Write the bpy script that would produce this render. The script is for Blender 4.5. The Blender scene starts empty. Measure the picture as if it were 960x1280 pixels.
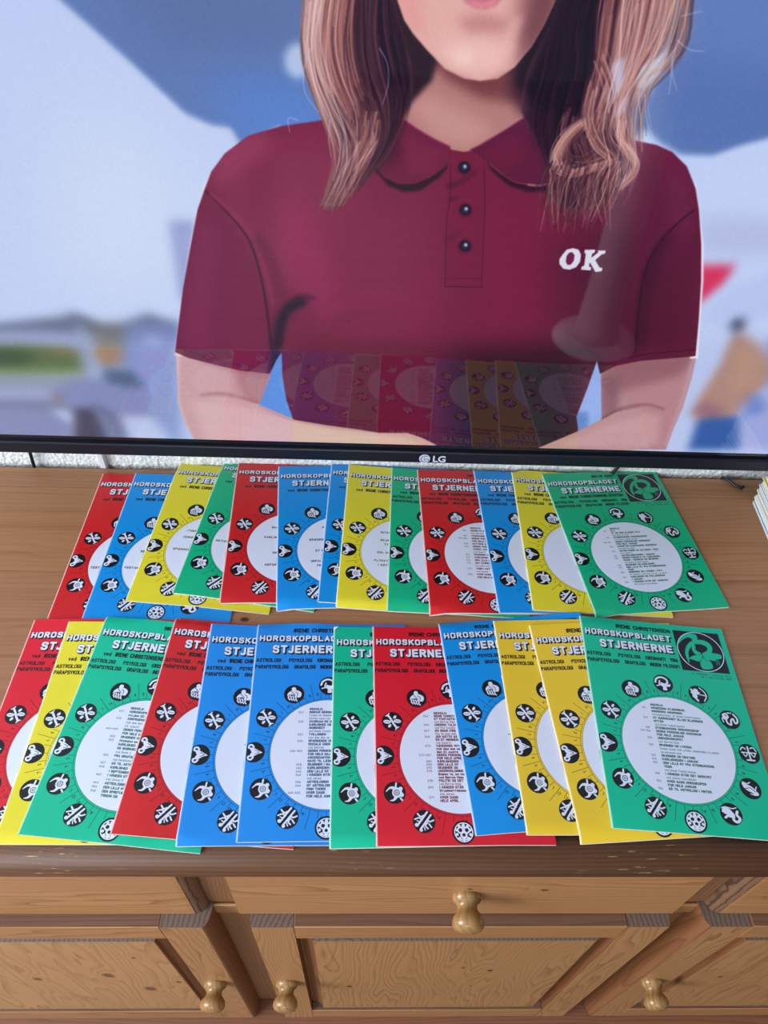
import bpy, bmesh, math, random
import numpy as np
from mathutils import Vector, Matrix
random.seed(7); np.random.seed(7)
SC = bpy.context.scene
# ---------------- camera (solved from the magazines' corners and the cabinet's edges) ----------------
FPX, PITCH, ROLL, PSI, CH = 903.947, .816263, .046479, .0427, .613265
TOPZ = .80                                   # height of the sideboard's top above the floor
cR, sR = math.cos(ROLL), math.sin(ROLL)
YAW = np.array([[math.cos(-PSI), -math.sin(-PSI), 0], [math.sin(-PSI), math.cos(-PSI), 0], [0, 0, 1]])
_f = np.array([0, math.cos(PITCH), -math.sin(PITCH)]); _u = np.array([0, math.sin(PITCH), math.cos(PITCH)]); _x = np.array([1., 0, 0])
CF = YAW@_f; CX = YAW@(cR*_x+sR*_u); CU = YAW@(-sR*_x+cR*_u)
EYE = np.array([0, 0, TOPZ+CH])
cam = bpy.data.objects.new('camera', bpy.data.cameras.new('camera')); SC.collection.objects.link(cam); SC.camera = cam
cam.data.sensor_fit = 'VERTICAL'; cam.data.sensor_height = 36; cam.data.lens = FPX/1280*36; cam.data.clip_start = .01
cam.matrix_world = Matrix(((CX[0], CU[0], -CF[0], EYE[0]), (CX[1], CU[1], -CF[1], EYE[1]), (CX[2], CU[2], -CF[2], EYE[2]), (0, 0, 0, 1)))
def ray(x, y): return CF+CX*(x-480)/FPX-CU*(y-640)/FPX
def onz(x, y, z=0):                          # photo pixel -> world XY at a height above the sideboard's top
    d = ray(x, y); t = (z-CH)/d[2]; return d[0]*t, d[1]*t
# ---------------- light ----------------
w = bpy.data.worlds.new('world'); SC.world = w; w.use_nodes = True
bg = w.node_tree.nodes['Background']; bg.inputs[0].default_value = (.72, .82, 1, 1); bg.inputs[1].default_value = 1.0
SC.view_settings.view_transform = 'Standard'; SC.view_settings.look = 'None'; SC.view_settings.exposure = 0; SC.view_settings.gamma = 1
SC.view_settings.use_curve_mapping = False
def area(name, loc, target, sx, sy, power, col):
    l = bpy.data.lights.new(name, 'AREA'); l.shape = 'RECTANGLE'; l.size = sx; l.size_y = sy; l.energy = power; l.color = col
    o = bpy.data.objects.new(name, l); SC.collection.objects.link(o); o.location = loc
    o.rotation_euler = (Vector(target)-Vector(loc)).to_track_quat('-Z', 'Y').to_euler(); return o
area('daylight_left', (-2.08, -.75, 1.55), (0, -.2, 1.0), 1.5, 1.3, 95, (.86, .93, 1))       # the window in the left wall
area('daylight_front', (-.55, -4.08, 1.55), (0, .2, .8), 1.9, 1.3, 50, (.88, .94, 1))        # the window behind the photographer
# ---------------- helpers ----------------
def tag(o, label=None, cat=None, group=None, kind=None):
    for k, v in (('label', label), ('category', cat), ('group', group), ('kind', kind)):
        if v: o[k] = v
    return o
def empty(name, loc=(0, 0, 0), rot=(0, 0, 0)):
    o = bpy.data.objects.new(name, None); o.empty_display_size = .02; SC.collection.objects.link(o); o.location = loc; o.rotation_euler = rot; return o
def link(name, me, mat=None, parent=None, loc=None):
    o = bpy.data.objects.new(name, me); SC.collection.objects.link(o)
    for m in (mat if isinstance(mat, (list, tuple)) else [mat]):
        if m and m.name not in [x.name for x in me.materials if x]: me.materials.append(m)
    if parent: o.parent = parent
    if loc is not None: o.location = loc
    return o
def mesh(name, V, F, mat=None, parent=None, smooth=False, loc=None, bevel=0, seg=2):
    me = bpy.data.meshes.new(name); me.from_pydata([tuple(v) for v in V], [], [tuple(f) for f in F])
    bm = bmesh.new(); bm.from_mesh(me); bmesh.ops.recalc_face_normals(bm, faces=bm.faces)
    if bevel: bmesh.ops.bevel(bm, geom=[e for e in bm.edges if e.is_manifold and e.calc_face_angle(0) > .5], offset=bevel, segments=seg, affect='EDGES', profile=.5, clamp_overlap=True)
    bm.to_mesh(me); bm.free()
    if smooth: me.polygons.foreach_set('use_smooth', [True]*len(me.polygons))
    return link(name, me, mat, parent, loc)
def box(name, x0, x1, y0, y1, z0, z1, mat, parent=None, bevel=0, seg=2):
    V = [(x, y, z) for x in (x0, x1) for y in (y0, y1) for z in (z0, z1)]
    return mesh(name, V, [(0, 1, 3, 2), (4, 6, 7, 5), (0, 4, 5, 1), (2, 3, 7, 6), (0, 2, 6, 4), (1, 5, 7, 3)], mat, parent, bevel=bevel, seg=seg)
def prism(name, prof, a0, a1, axis, mat, parent=None, bevel=0):
    # prof: 2-D outline; axis Z -> (x, y), axis X -> (y, z)
    n = len(prof); V = []
    for a in (a0, a1):
        for p in prof: V.append((p[0], p[1], a) if axis == 'Z' else (a, p[0], p[1]))
    F = [tuple(range(n)), tuple(range(n, 2*n))]+[(i, (i+1) % n, n+(i+1) % n, n+i) for i in range(n)]
    return mesh(name, V, F, mat, parent, bevel=bevel)
def lathe(name, prof, mat, parent, loc, axis, n=28):
    V, F = [], []
    for r, h in prof:
        for k in range(n):
            a = 2*math.pi*k/n; c, s = r*math.cos(a), r*math.sin(a)
            V.append((c, s, h) if axis == 'Z' else (c, -h, s))
    m = len(prof)
    for i in range(m-1):
        for k in range(n): F.append((i*n+k, i*n+(k+1) % n, (i+1)*n+(k+1) % n, (i+1)*n+k))
    F += [tuple(range(n)), tuple(range((m-1)*n, m*n))]
    return mesh(name, V, F, mat, parent, smooth=True, loc=loc)
def tube(name, pts, r, mat, parent=None, n=10):
    cu = bpy.data.curves.new(name, 'CURVE'); cu.dimensions = '3D'; sp = cu.splines.new('POLY'); P = pts; sp.points.add(len(P)-1)
    for i, p in enumerate(P): sp.points[i].co = (*p, 1)
    cu.bevel_depth = r; cu.bevel_resolution = 3; cu.use_fill_caps = True
    o = bpy.data.objects.new('tmp', cu); SC.collection.objects.link(o); dg = bpy.context.evaluated_depsgraph_get()
    me = bpy.data.meshes.new_from_object(o.evaluated_get(dg)); bpy.data.objects.remove(o); me.name = name
    me.polygons.foreach_set('use_smooth', [True]*len(me.polygons))
    return link(name, me, mat, parent)
def lin(r, g, b): return tuple(((c/255)/12.92 if c/255 <= .04045 else ((c/255+.055)/1.055)**2.4) for c in (r, g, b))+(1,)
class NT:
    def __init__(s, name):
        s.m = bpy.data.materials.new(name); s.m.use_nodes = True; s.t = s.m.node_tree; s.N = s.t.nodes; s.b = s.N['Principled BSDF']
    def n(s, typ, **kw):
        x = s.N.new('ShaderNode'+typ)
        for k, v in kw.items(): setattr(x, k, v)
        return x
    def L(s, a, b): s.t.links.new(a, b)
    def val(s, inp, v):
        if hasattr(v, 'is_output'): s.L(v, inp)
        else: inp.default_value = v
    def math(s, op, a, b=0, c=None, clamp=False):
        x = s.n('Math', operation=op, use_clamp=clamp); s.val(x.inputs[0], a); s.val(x.inputs[1], b)
        if c is not None: s.val(x.inputs[2], c)
        return x.outputs[0]
    def mix(s, f, a, b, typ='MIX'):
        x = s.n('Mix', data_type='RGBA', blend_type=typ); s.val(x.inputs[0], f); s.val(x.inputs[6], a); s.val(x.inputs[7], b); return x.outputs[2]
    def noise(s, vec, scale, detail=3, rough=.5):
        x = s.n('TexNoise'); s.L(vec, x.inputs['Vector']); x.inputs['Scale'].default_value = scale; x.inputs['Detail'].default_value = detail; x.inputs['Roughness'].default_value = rough; return x.outputs[0]
    def ramp(s, f, stops):
        x = s.n('ValToRGB'); s.L(f, x.inputs[0]); e = x.color_ramp.elements
        while len(e) < len(stops): e.new(.5)
        for q, (p, c) in zip(e, stops): q.position = p; q.color = c if len(c) == 4 else (*c, 1)
        return x.outputs[0]
    def comb(s, x, y, z):
        c = s.n('CombineXYZ')
        for i, v in zip(c.inputs, (x, y, z)): s.val(i, v)
        return c.outputs[0]
    def bump(s, h, strength=.2, dist=.001):
        x = s.n('Bump'); s.L(h, x.inputs['Height']); x.inputs['Strength'].default_value = strength; x.inputs['Distance'].default_value = dist; s.L(x.outputs[0], s.b.inputs['Normal'])
def flat(name, col, rough=.5, spec=.5, metal=0, bump=None):
    q = NT(name); q.b.inputs['Base Color'].default_value = col; q.b.inputs['Roughness'].default_value = rough; q.b.inputs['Metallic'].default_value = metal; q.b.inputs['Specular IOR Level'].default_value = spec
    tc = q.n('TexCoord'); f = q.noise(tc.outputs['Object'], (bump or (60, .1))[0], 4)
    q.L(q.mix(q.math('MULTIPLY', f, .25), col, tuple(c*.82 for c in col[:3])+(1,)), q.b.inputs['Base Color'])
    if bump: q.bump(f, bump[1], .002)
    return q.m
def wood(name, grain, light, dark, ring=150, rough=.42, knots=(), kcol=(70, 42, 26), amp=10, scratch=0, cross='Y', spec=.5, blotch=.5, soft=0):
    # long grain along one axis; growth rings as a saw-tooth across it; knots bend the rings around them
    q = NT(name); tc = q.n('TexCoord'); sp = q.n('SeparateXYZ'); q.L(tc.outputs['Object'], sp.inputs[0]); oi = q.n('ObjectInfo')
    ax = dict(X=sp.outputs[0], Y=sp.outputs[1], Z=sp.outputs[2]); g = ax[grain]
    cr = ax[cross]; dp = [ax[k] for k in 'XYZ' if k not in (grain, cross)][0]
    rnd = q.math('MULTIPLY', oi.outputs['Random'], 37.)
    v1 = q.comb(q.math('MULTIPLY', g, 1.1), q.math('MULTIPLY', cr, 7.), q.math('ADD', q.math('MULTIPLY', dp, 7.), rnd))
    n1 = q.noise(v1, 1.6, 3, .45)
    t = q.math('ADD', q.math('MULTIPLY', q.math('ADD', cr, q.math('MULTIPLY', dp, .6)), float(ring)), q.math('MULTIPLY', n1, float(amp)*2.2))
    km = None
    for (kg, kc, r) in knots:
        dg = q.math('DIVIDE', q.math('SUBTRACT', g, kg), r*2.6); dc = q.math('DIVIDE', q.math('SUBTRACT', cr, kc), r)
        d2 = q.math('ADD', q.math('MULTIPLY', dg, dg), q.math('MULTIPLY', dc, dc))
        ex = q.math('POWER', 2.718, q.math('MULTIPLY', d2, -.35)); t = q.math('ADD', t, q.math('MULTIPLY', ex, 2.6))
        dk = q.math('ADD', q.math('MULTIPLY', q.math('MULTIPLY', dg, dg), 2.8), q.math('MULTIPLY', dc, dc))
        k = q.math('SUBTRACT', 1.25, dk, clamp=True); km = k if km is None else q.math('MAXIMUM', km, k)
    fr = q.math('FRACT', t)
    col = q.ramp(fr, [(0, light), (.45, tuple(l*.55+d*.45 if i < 3 else 1 for i, (l, d) in enumerate(zip([*light], [*[a*.8+b*.2 for a, b in zip(light, dark)]])))), (.86, tuple(a*.42+b*.58 for a, b in zip(light, dark))), (.95, dark), (1, light)])
    nb = q.noise(q.comb(q.math('MULTIPLY', g, 3.), q.math('MULTIPLY', cr, 14.), rnd), 1.3, 3)
    softc = tuple(a*.75+b*.25 for a, b in zip(light, dark))
    col = q.mix(q.math('MULTIPLY_ADD', nb, 1.0, -.25, clamp=True), col, softc)
    if soft:                                  # stained wood: rings drowned in irregular fine streaks
        st = q.noise(q.comb(q.math('MULTIPLY', g, 2.2), q.math('MULTIPLY', cr, 130.), rnd), 1, 5, .65); st2 = q.noise(q.comb(q.math('MULTIPLY', g, .9), q.math('MULTIPLY', cr, 34.), rnd), 1, 3)
        col = q.mix(soft, col, q.ramp(q.math('ADD', q.math('MULTIPLY', st, .6), q.math('MULTIPLY', st2, .5)), [(.36, dark), (.52, softc), (.72, light)]))
    fib = q.noise(q.comb(q.math('MULTIPLY', g, 14.), q.math('MULTIPLY', cr, 520.), q.math('MULTIPLY', dp, 520.)), 1, 3)
    col = q.mix(q.math('MULTIPLY', fib, .5), col, tuple(a*.5+b*.4 for a, b in zip(light, dark)))
    bl = q.noise(tc.outputs['Object'], 5, 3)
    col = q.mix(q.math('MULTIPLY', q.math('SUBTRACT', bl, .35, clamp=True), blotch*1.6), col, tuple(a*.45+b*.45 for a, b in zip(light, dark)))
    if km is not None: col = q.mix(km, col, lin(*kcol))
    if scratch:
        s1 = q.noise(q.comb(q.math('MULTIPLY', g, 60.), q.math('MULTIPLY', cr, 700.), q.math('MULTIPLY', dp, 700.)), 1, 2)
        s2 = q.noise(tc.outputs['Object'], 9, 2)
        sm = q.math('MULTIPLY', q.math('MULTIPLY', q.math('SUBTRACT', s1, .66, clamp=True), 9, clamp=True), q.math('MULTIPLY', q.math('SUBTRACT', s2, .48, clamp=True), 6, clamp=True), clamp=True)
        col = q.mix(q.math('MULTIPLY', sm, scratch), col, lin(205, 175, 140))
    q.L(col, q.b.inputs['Base Color']); q.b.inputs['Roughness'].default_value = rough; q.b.inputs['Specular IOR Level'].default_value = spec
    q.bump(q.math('ADD', q.math('MULTIPLY', fr, .6), fib), .16, .0006)
    return q.m
def endgrain(name, light, dark):
    q = NT(name); tc = q.n('TexCoord'); m = q.n('Mapping'); q.L(tc.outputs['Object'], m.inputs[0]); m.inputs['Location'].default_value = (.013, -.17, 0)
    wv = q.n('TexWave', wave_type='RINGS', rings_direction='Z'); q.L(m.outputs[0], wv.inputs[0]); wv.inputs['Scale'].default_value = 62; wv.inputs['Distortion'].default_value = 3; wv.inputs['Detail'].default_value = 2
    q.L(q.ramp(wv.outputs[1], [(0, dark), (.3, light), (1, light)]), q.b.inputs['Base Color']); q.b.inputs['Roughness'].default_value = .6
    return q.m

# ---------- small numpy painter (flat print and the TV picture) ----------
def ngauss(m, s):
    if s < .3: return m
    r = max(1, int(s*2.6)); k = np.exp(-np.arange(-r, r+1)**2/(2*s*s)); k /= k.sum()
    for ax in (0, 1):
        pad = [(0, 0)]*m.ndim; pad[ax] = (r, r); p = np.pad(m, pad, mode='edge'); o = np.zeros_like(m); n = m.shape[ax]
        for i, w in enumerate(k):
            o += w*(p[i:i+n] if ax == 0 else p[:, i:i+n])
        m = o
    return m
def smooth(P, n=6, closed=True):
    P = np.asarray(P, float); N = len(P); out = []
    for i in range(N if closed else N-1):
        if closed: a, b, c, d = P[(i-1) % N], P[i], P[(i+1) % N], P[(i+2) % N]
        else: a, b, c, d = P[max(i-1, 0)], P[i], P[i+1], P[min(i+2, N-1)]
        for t in np.arange(n)/n:
            out.append(.5*((2*b)+(c-a)*t+(2*a-5*b+4*c-d)*t*t+(3*b-a-3*c+d)*t**3))
    if not closed: out.append(P[-1])
    return np.array(out)
class Canvas:
    def __init__(s, w, h): s.a = np.zeros((h, w, 3), np.float32); s.w, s.h = w, h
    def box(s, P, pad):
        x0, y0 = np.floor(P.min(0)-pad).astype(int); x1, y1 = np.ceil(P.max(0)+pad).astype(int)
        x0, y0, x1, y1 = max(x0, 0), max(y0, 0), min(x1, s.w), min(y1, s.h)
        return (x0, y0, x1, y1) if x1 > x0 and y1 > y0 else None
    def mask(s, P, blur=.6):
        P = np.asarray(P, float); b = s.box(P, blur*3+2)
        if b is None: return None
        x0, y0, x1, y1 = b; h, w = y1-y0, x1-x0; SS = 3 if blur < 3 else 1
        cov = np.zeros((h, w), np.float32); Q = np.roll(P, -1, 0)
        for sub in range(SS):
            ys = y0+np.arange(h)+(sub+.5)/SS
            row = np.zeros((h, w+1), np.float32)
            for (ax, ay), (bx, by) in zip(P, Q):
                if ay == by: continue
                lo, hi = min(ay, by), max(ay, by)
                i0 = max(0, int(math.ceil(lo-ys[0]))); i1 = min(h, int(math.floor(hi-ys[0]))+1)
                if i1 <= i0: continue
                idx = np.arange(i0, i1); y = ys[idx]; k = (y >= lo) & (y < hi); idx = idx[k]; y = y[k]
                if not len(idx): continue
                x = ax+(y-ay)*(bx-ax)/(by-ay)-x0; sg = 1. if by > ay else -1.
                x = np.clip(x, 0, w-1e-3); xi = x.astype(int); f = x-xi
                np.add.at(row, (idx, xi), sg*(1-f)); np.add.at(row, (idx, xi+1), sg*f)
            cov += np.clip(np.abs(np.cumsum(row, 1)[:, :w]), 0, 1)
        m = cov/SS
        return b, ngauss(m, blur)
    def put(s, bm, col, alpha=1, clip=None):
        if bm is None: return
        (x0, y0, x1, y1), m = bm; m = m*alpha
        if clip is not None: m = m*clip[y0:y1, x0:x1]
        s.a[y0:y1, x0:x1] += (np.asarray(col, np.float32)-s.a[y0:y1, x0:x1])*m[..., None]
    def full(s, bm):
        f = np.zeros((s.h, s.w), np.float32)
        if bm: (x0, y0, x1, y1), m = bm; f[y0:y1, x0:x1] = m
        return f
    def poly(s, P, col, blur=.6, alpha=1, clip=None, sm=0, closed=True):
        if sm: P = smooth(P, sm)
        s.put(s.mask(P, blur), col, alpha, clip)
    def stroke(s, P, w0, w1, col, alpha=1, blur=0, clip=None, n=5):
        P = smooth(P, n, False); b = s.box(P, max(w0, w1)+blur*3+2)
        if b is None: return
        x0, y0, x1, y1 = b; M = np.zeros((y1-y0, x1-x0), np.float32); N = len(P)-1
        for i in range(N):
            A, B = P[i], P[i+1]; r = (w0+(w1-w0)*(i+.5)/N)/2; pad = r+2
            u0, v0 = max(int(min(A[0], B[0])-pad), x0), max(int(min(A[1], B[1])-pad), y0)
            u1, v1 = min(int(max(A[0], B[0])+pad)+1, x1), min(int(max(A[1], B[1])+pad)+1, y1)
            if u1 <= u0 or v1 <= v0: continue
            X, Y = np.meshgrid(np.arange(u0, u1)+.5, np.arange(v0, v1)+.5)
            d = B-A; L = max(d@d, 1e-9); t = np.clip(((X-A[0])*d[0]+(Y-A[1])*d[1])/L, 0, 1)
            D = np.hypot(X-A[0]-t*d[0], Y-A[1]-t*d[1])
            v = np.clip(r+.5-D, 0, min(1, r*2)).astype(np.float32)
            sl = M[v0-y0:v1-y0, u0-x0:u1-x0]; np.maximum(sl, v, out=sl)
        s.put((b, ngauss(M, blur)), col, alpha, clip)
def rgb(*c): return np.array(c, np.float32)/255
# ---------- the TV picture, in screen metres (X along the screen, Z up), traced through the photo's camera ----------
SX0, SX1, SZ0, SZ1 = -.545, .685, .1285, .82
SK = 1750.
def paint_screen(pix):      # pix(x, y) photo pixel -> (X, Z) on the screen plane
    W, Hh = int((SX1-SX0)*SK), int((SZ1-SZ0)*SK)
    C = Canvas(W, Hh)
    def m2c(q): return np.array([(q[0]-SX0)*SK, (SZ1-q[1])*SK])
    def T(P): return np.array([m2c(pix(*p)) for p in P])
    def Mz(P): return np.array([m2c(p) for p in P])
    rs = np.random.RandomState(5)
    # sky behind her: pale violet blue
    gy = np.linspace(0, 1, Hh)[:, None]; gx = np.linspace(0, 1, W)[None]
    top, bot = rgb(190, 206, 250), rgb(200, 216, 252)
    C.a[:] = top+(bot-top)*gy[..., None]
    C.poly(T([(60, 120), (190, 130), (260, 300), (200, 380), (60, 360)]), rgb(214, 228, 252), 60, .8)
    C.poly(T([(-200, 420), (960, 420), (1300, 700), (-200, 700)]), rgb(165, 175, 222), 30, .35)
    # umbrellas, soft focus
    ub = T([(60, -14), (160, 75), (232, 142), (265, 156), (288, 159), (303, 185), (330, 260), (700, 300), (760, 200), (806, 160), (825, 178), (850, 192), (890, 194), (925, 181), (975, 168), (1400, 120), (1400, -500), (-420, -500), (-200, -260)])
    C.poly(ub, rgb(98, 126, 186), 3.5)
    um = C.full(C.mask(ub, 2.5))
    C.poly(T([(250, 100), (330, 90), (420, 120), (420, 220), (330, 200), (290, 160)]), rgb(88, 136, 218), 26, .8, um)
    C.poly(T([(100, -40), (400, -40), (400, 60), (220, 60)]), rgb(92, 112, 162), 30, .8, um)
    C.poly(T([(640, -60), (760, -60), (760, 60), (640, 60)]), rgb(96, 116, 170), 20, .6, um)
    C.poly(T([(820, -60), (1000, -60), (1000, 90), (860, 90)]), rgb(98, 128, 198), 20, .6, um)
    C.poly(T([(800, 110), (860, 60), (1000, 100), (980, 190), (850, 200)]), rgb(80, 110, 180), 14, .5, um)
    C.stroke(T([(60, -8), (160, 79), (232, 146), (266, 160), (288, 163), (301, 186)]), 2, 2, rgb(214, 224, 250), .5, 1.5)
    for x, y, r in ((372, 76, 17), (797, 95, 22), (745, 118, 20)):
        t = np.arange(20)*np.pi/10
        C.poly(T(np.c_[x+r*np.cos(t), y+r*1.3*np.sin(t)]), rgb(196, 214, 246), 4, .85)
    # left background: sign, hills, hedge, roofs, cars
    C.poly(T([(212, 277), (246, 277), (246, 390), (226, 372)]), rgb(140, 152, 205), 2.5)
    C.poly(T([(219, 285), (246, 285), (246, 365), (231, 360)]), rgb(176, 186, 232), 3, .6)
    C.poly(T([(-300, 402), (0, 404), (45, 399), (75, 396), (92, 390), (110, 396), (125, 404), (150, 405), (172, 396), (186, 391), (200, 397), (225, 403), (225, 425), (-300, 430)]), rgb(100, 112, 140), 3.5, .95)
    C.poly(T([(-300, 415), (50, 413), (130, 418), (150, 428), (100, 432), (-300, 432)]), rgb(160, 172, 214), 3.5, .9)
    C.poly(T([(112, 405), (160, 404), (165, 455), (125, 460)]), rgb(118, 122, 120), 6, .8)
    C.poly(T([(-300, 430), (30, 430), (110, 434), (112, 464), (30, 468), (-300, 468)]), rgb(92, 112, 76), 3.5)
    C.poly(T([(-60, 438), (20, 436), (50, 446), (20, 458), (-60, 452)]), rgb(52, 84, 62), 4, .9)
    C.poly(T([(60, 434), (100, 436), (104, 446), (70, 444)]), rgb(140, 126, 92), 3, .6)
    C.poly(T([(-300, 462), (104, 460), (104, 470), (-300, 472)]), rgb(120, 152, 108), 3, .8)
    C.poly(T([(116, 434), (150, 430), (158, 444), (140, 458), (118, 452)]), rgb(168, 132, 100), 4, .9)
    C.poly(T([(98, 400), (112, 420), (126, 470), (104, 470), (92, 425)]), rgb(152, 166, 205), 3.5, .75)
    C.poly(T([(160, 405), (225, 405), (225, 560), (170, 500), (150, 450)]), rgb(128, 144, 204), 9, .85)
    C.poly(T([(180, 422), (200, 420), (202, 432), (182, 432)]), rgb(172, 184, 232), 4, .8)
    C.poly(T([(-300, 470), (120, 470), (120, 486), (-300, 488)]), rgb(136, 150, 168), 4, .9)
    C.poly(T([(-300, 488), (110, 484), (90, 508), (-300, 512)]), rgb(152, 162, 205), 5, .9)
    C.poly(T([(60, 490), (95, 474), (150, 472), (185, 490), (190, 520), (100, 520)]), rgb(130, 142, 190), 4)
    C.poly(T([(128, 460), (165, 462), (182, 484), (160, 484), (128, 476)]), rgb(70, 96, 132), 4, .9)
    C.poly(T([(66, 492), (76, 490), (80, 503), (68, 504)]), rgb(150, 120, 120), 3, .8)
    C.poly(T([(-300, 508), (60, 510), (88, 530), (92, 560), (-300, 560)]), rgb(136, 144, 190), 4)
    C.poly(T([(-300, 500), (70, 500), (95, 514), (40, 512), (-300, 512)]), rgb(96, 108, 140), 3, .6)
    C.poly(T([(92, 512), (118, 506), (140, 560), (92, 560)]), rgb(66, 66, 92), 4, .95)
    C.poly(T([(120, 505), (150, 520), (165, 560), (130, 560)]), rgb(90, 100, 136), 5, .8)
    C.stroke(T([(96, 500), (125, 520), (142, 548)]), 5, 5, rgb(150, 164, 205), .7, 3)
    # right background: pale, red pennant, seated figure out of focus
    C.poly(T([(870, 215), (1000, 190), (1300, 200), (1300, 330), (870, 330)]), rgb(198, 214, 252), 10, .8)
    C.poly(T([(872, 270), (1300, 280), (1300, 330), (872, 318)]), rgb(176, 182, 226), 10, .6)
    C.poly(T([(866, 332), (919, 331), (906, 352), (868, 384)]), rgb(216, 52, 96), 1.8)
    C.poly(T([(870, 395), (910, 360), (990, 330), (990, 390), (900, 410)]), rgb(176, 192, 238), 6, .5)
    C.poly(T([(960, 420), (985, 420), (985, 500), (950, 480)]), rgb(120, 120, 176), 6, .6)
    C.poly(T([(914, 420), (932, 418), (950, 432), (962, 450), (964, 470), (935, 505), (905, 530), (872, 528), (862, 515), (878, 490), (900, 455)]), rgb(176, 138, 128), 3.5)
    C.poly(T([(925, 430), (955, 450), (945, 480), (915, 490), (915, 460)]), rgb(186, 148, 130), 5, .8)
    C.poly(T([(866, 516), (880, 500), (905, 512), (895, 528)]), rgb(140, 96, 124), 4, .7)
    t = np.arange(16)*np.pi/8
    C.poly(T(np.c_[922+9*np.cos(t), 406+9*np.sin(t)]), rgb(62, 72, 104), 2.6)
    C.poly(T([(915, 412), (928, 412), (928, 424), (917, 424)]), rgb(150, 128, 140), 2.5, .8)
    C.poly(T([(872, 524), (925, 520), (925, 562), (860, 562)]), rgb(46, 92, 168), 3)
    C.poly(T([(925, 500), (1000, 500), (1000, 562), (925, 562)]), rgb(150, 156, 216), 7, .7)
    C.poly(T([(937, 492), (956, 492), (956, 516), (930, 520)]), rgb(92, 122, 196), 5, .7)
    lowz = int(Hh*.60); C.a[lowz:] = ngauss(C.a[lowz:], 7)
    rr_ = C.a[:lowz]; rr_[:] = ngauss(rr_, 1.5)
    # between torso and arms
    gapL = [(353, 440), (344, 455), (337, 480), (322, 508), (365, 526), (358, 500), (353, 470)]
    gapR = [(746, 450), (735, 480), (720, 520), (722, 542), (752, 526), (752, 470)]
    C.poly(T([(325, 430), (365, 430), (375, 540), (310, 520)]), rgb(96, 146, 226), 1)
    C.poly(T([(740, 430), (755, 430), (758, 540), (712, 560), (708, 520)]), rgb(150, 176, 236), 1.5)
    C.poly(T([(715, 515), (735, 515), (735, 545), (712, 548)]), rgb(84, 122, 190), 3, .7)
    # arms
    skin, skd, skl = rgb(206, 160, 166), rgb(160, 100, 108), rgb(226, 186, 190)
    armL = [(224, 425), (220, 442), (222, 480), (222, 502), (231, 530), (240, 545), (246, 562), (545, 562), (535, 551), (527, 547), (509, 541), (474, 541), (442, 536), (405, 531), (369, 525), (345, 515), (323, 507), (331, 488), (338, 466), (345, 440), (320, 420)]
    m = C.mask(T(armL), .8); fL = C.full(m); C.put(m, skin)
    C.poly(T([(218, 430), (345, 430), (340, 470), (322, 470), (260, 455)]), skd, 5, .75, fL)
    C.poly(T([(290, 455), (345, 450), (330, 515), (308, 500), (296, 480)]), rgb(158, 100, 108), 8, .6, fL)
    C.stroke(T([(252, 494), (272, 492), (295, 495), (318, 502), (345, 514)]), 5, 3, rgb(142, 86, 94), .7, 3, fL)
    C.poly(T([(238, 500), (280, 502), (360, 525), (460, 545), (500, 556), (260, 556)]), skl, 8, .65, fL)
    C.stroke(T([(221, 440), (222, 500), (232, 532), (244, 560)]), 6, 6, rgb(236, 210, 220), .6, 3, fL)
    armR = [(871, 440), (865, 470), (853, 510), (842, 535), (832, 562), (668, 562), (690, 552), (722, 539), (752, 525), (751, 470), (750, 440)]
    m = C.mask(T(armR), .8); fR = C.full(m); C.put(m, rgb(182, 132, 140))
    C.poly(T([(750, 440), (875, 440), (850, 470), (770, 490), (750, 525)]), rgb(140, 88, 98), 8, .75, fR)
    C.poly(T([(752, 470), (775, 470), (772, 520), (752, 528)]), rgb(128, 84, 98), 5, .6, fR)
    C.stroke(T([(752, 524), (770, 513), (790, 507), (812, 506), (830, 512)]), 4, 3, rgb(118, 68, 80), .75, 2.2, fR)
    C.poly(T([(700, 556), (760, 528), (800, 514), (825, 520), (822, 556)]), rgb(206, 160, 164), 6, .75, fR)
    C.stroke(T([(868, 445), (853, 500), (832, 556)]), 7, 5, rgb(196, 166, 186), .7, 3, fR)
    # shirt
    shirt = [(440, 150), (405, 150), (350, 158), (310, 170), (281, 192), (264, 215), (256, 236), (247, 262), (238, 310), (229, 360), (222, 415), (219, 440), (235, 447), (262, 454), (300, 463), (337, 467), (345, 450), (352, 440), (353, 470), (358, 500), (366, 523), (366, 575), (722, 575), (722, 535), (720, 521), (735, 482), (746, 450), (750, 467), (770, 457), (800, 451), (860, 446), (869, 445), (873, 400), (876, 350), (876, 305), (873, 262), (869, 236), (858, 208), (840, 190), (820, 181), (795, 176), (700, 160), (640, 190), (585, 186), (540, 186), (500, 160)]
    m = C.mask(T(shirt), .7); S = C.full(m)
    C.poly(T([(218, 445), (238, 300), (254, 230), (290, 185), (350, 156), (350, 170), (270, 230), (250, 300), (228, 445)]), rgb(236, 228, 246), 1.5, .6)
    C.poly(T([(869, 225), (879, 305), (879, 350), (875, 400), (872, 448), (862, 448), (866, 250)]), rgb(240, 236, 252), .9, .95)
    C.put(m, rgb(114, 24, 68))
    def blob(P, c, b, a, clip=S): C.poly(T(P), c, b, a, clip)
    blob([(300, 165), (420, 150), (460, 230), (420, 330), (360, 370), (300, 300), (262, 230)], rgb(132, 40, 84), 22, .9)
    blob([(400, 250), (540, 240), (560, 360), (540, 440), (420, 430), (380, 350)], rgb(126, 26, 74), 25, .8)
    blob([(600, 230), (700, 260), (690, 400), (610, 420)], rgb(124, 24, 70), 25, .7)
    blob([(690, 300), (880, 230), (880, 460), (700, 460)], rgb(76, 16, 50), 34, .85)
    blob([(800, 180), (870, 210), (880, 330), (800, 330), (770, 230)], rgb(92, 20, 64), 14, .7)
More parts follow.
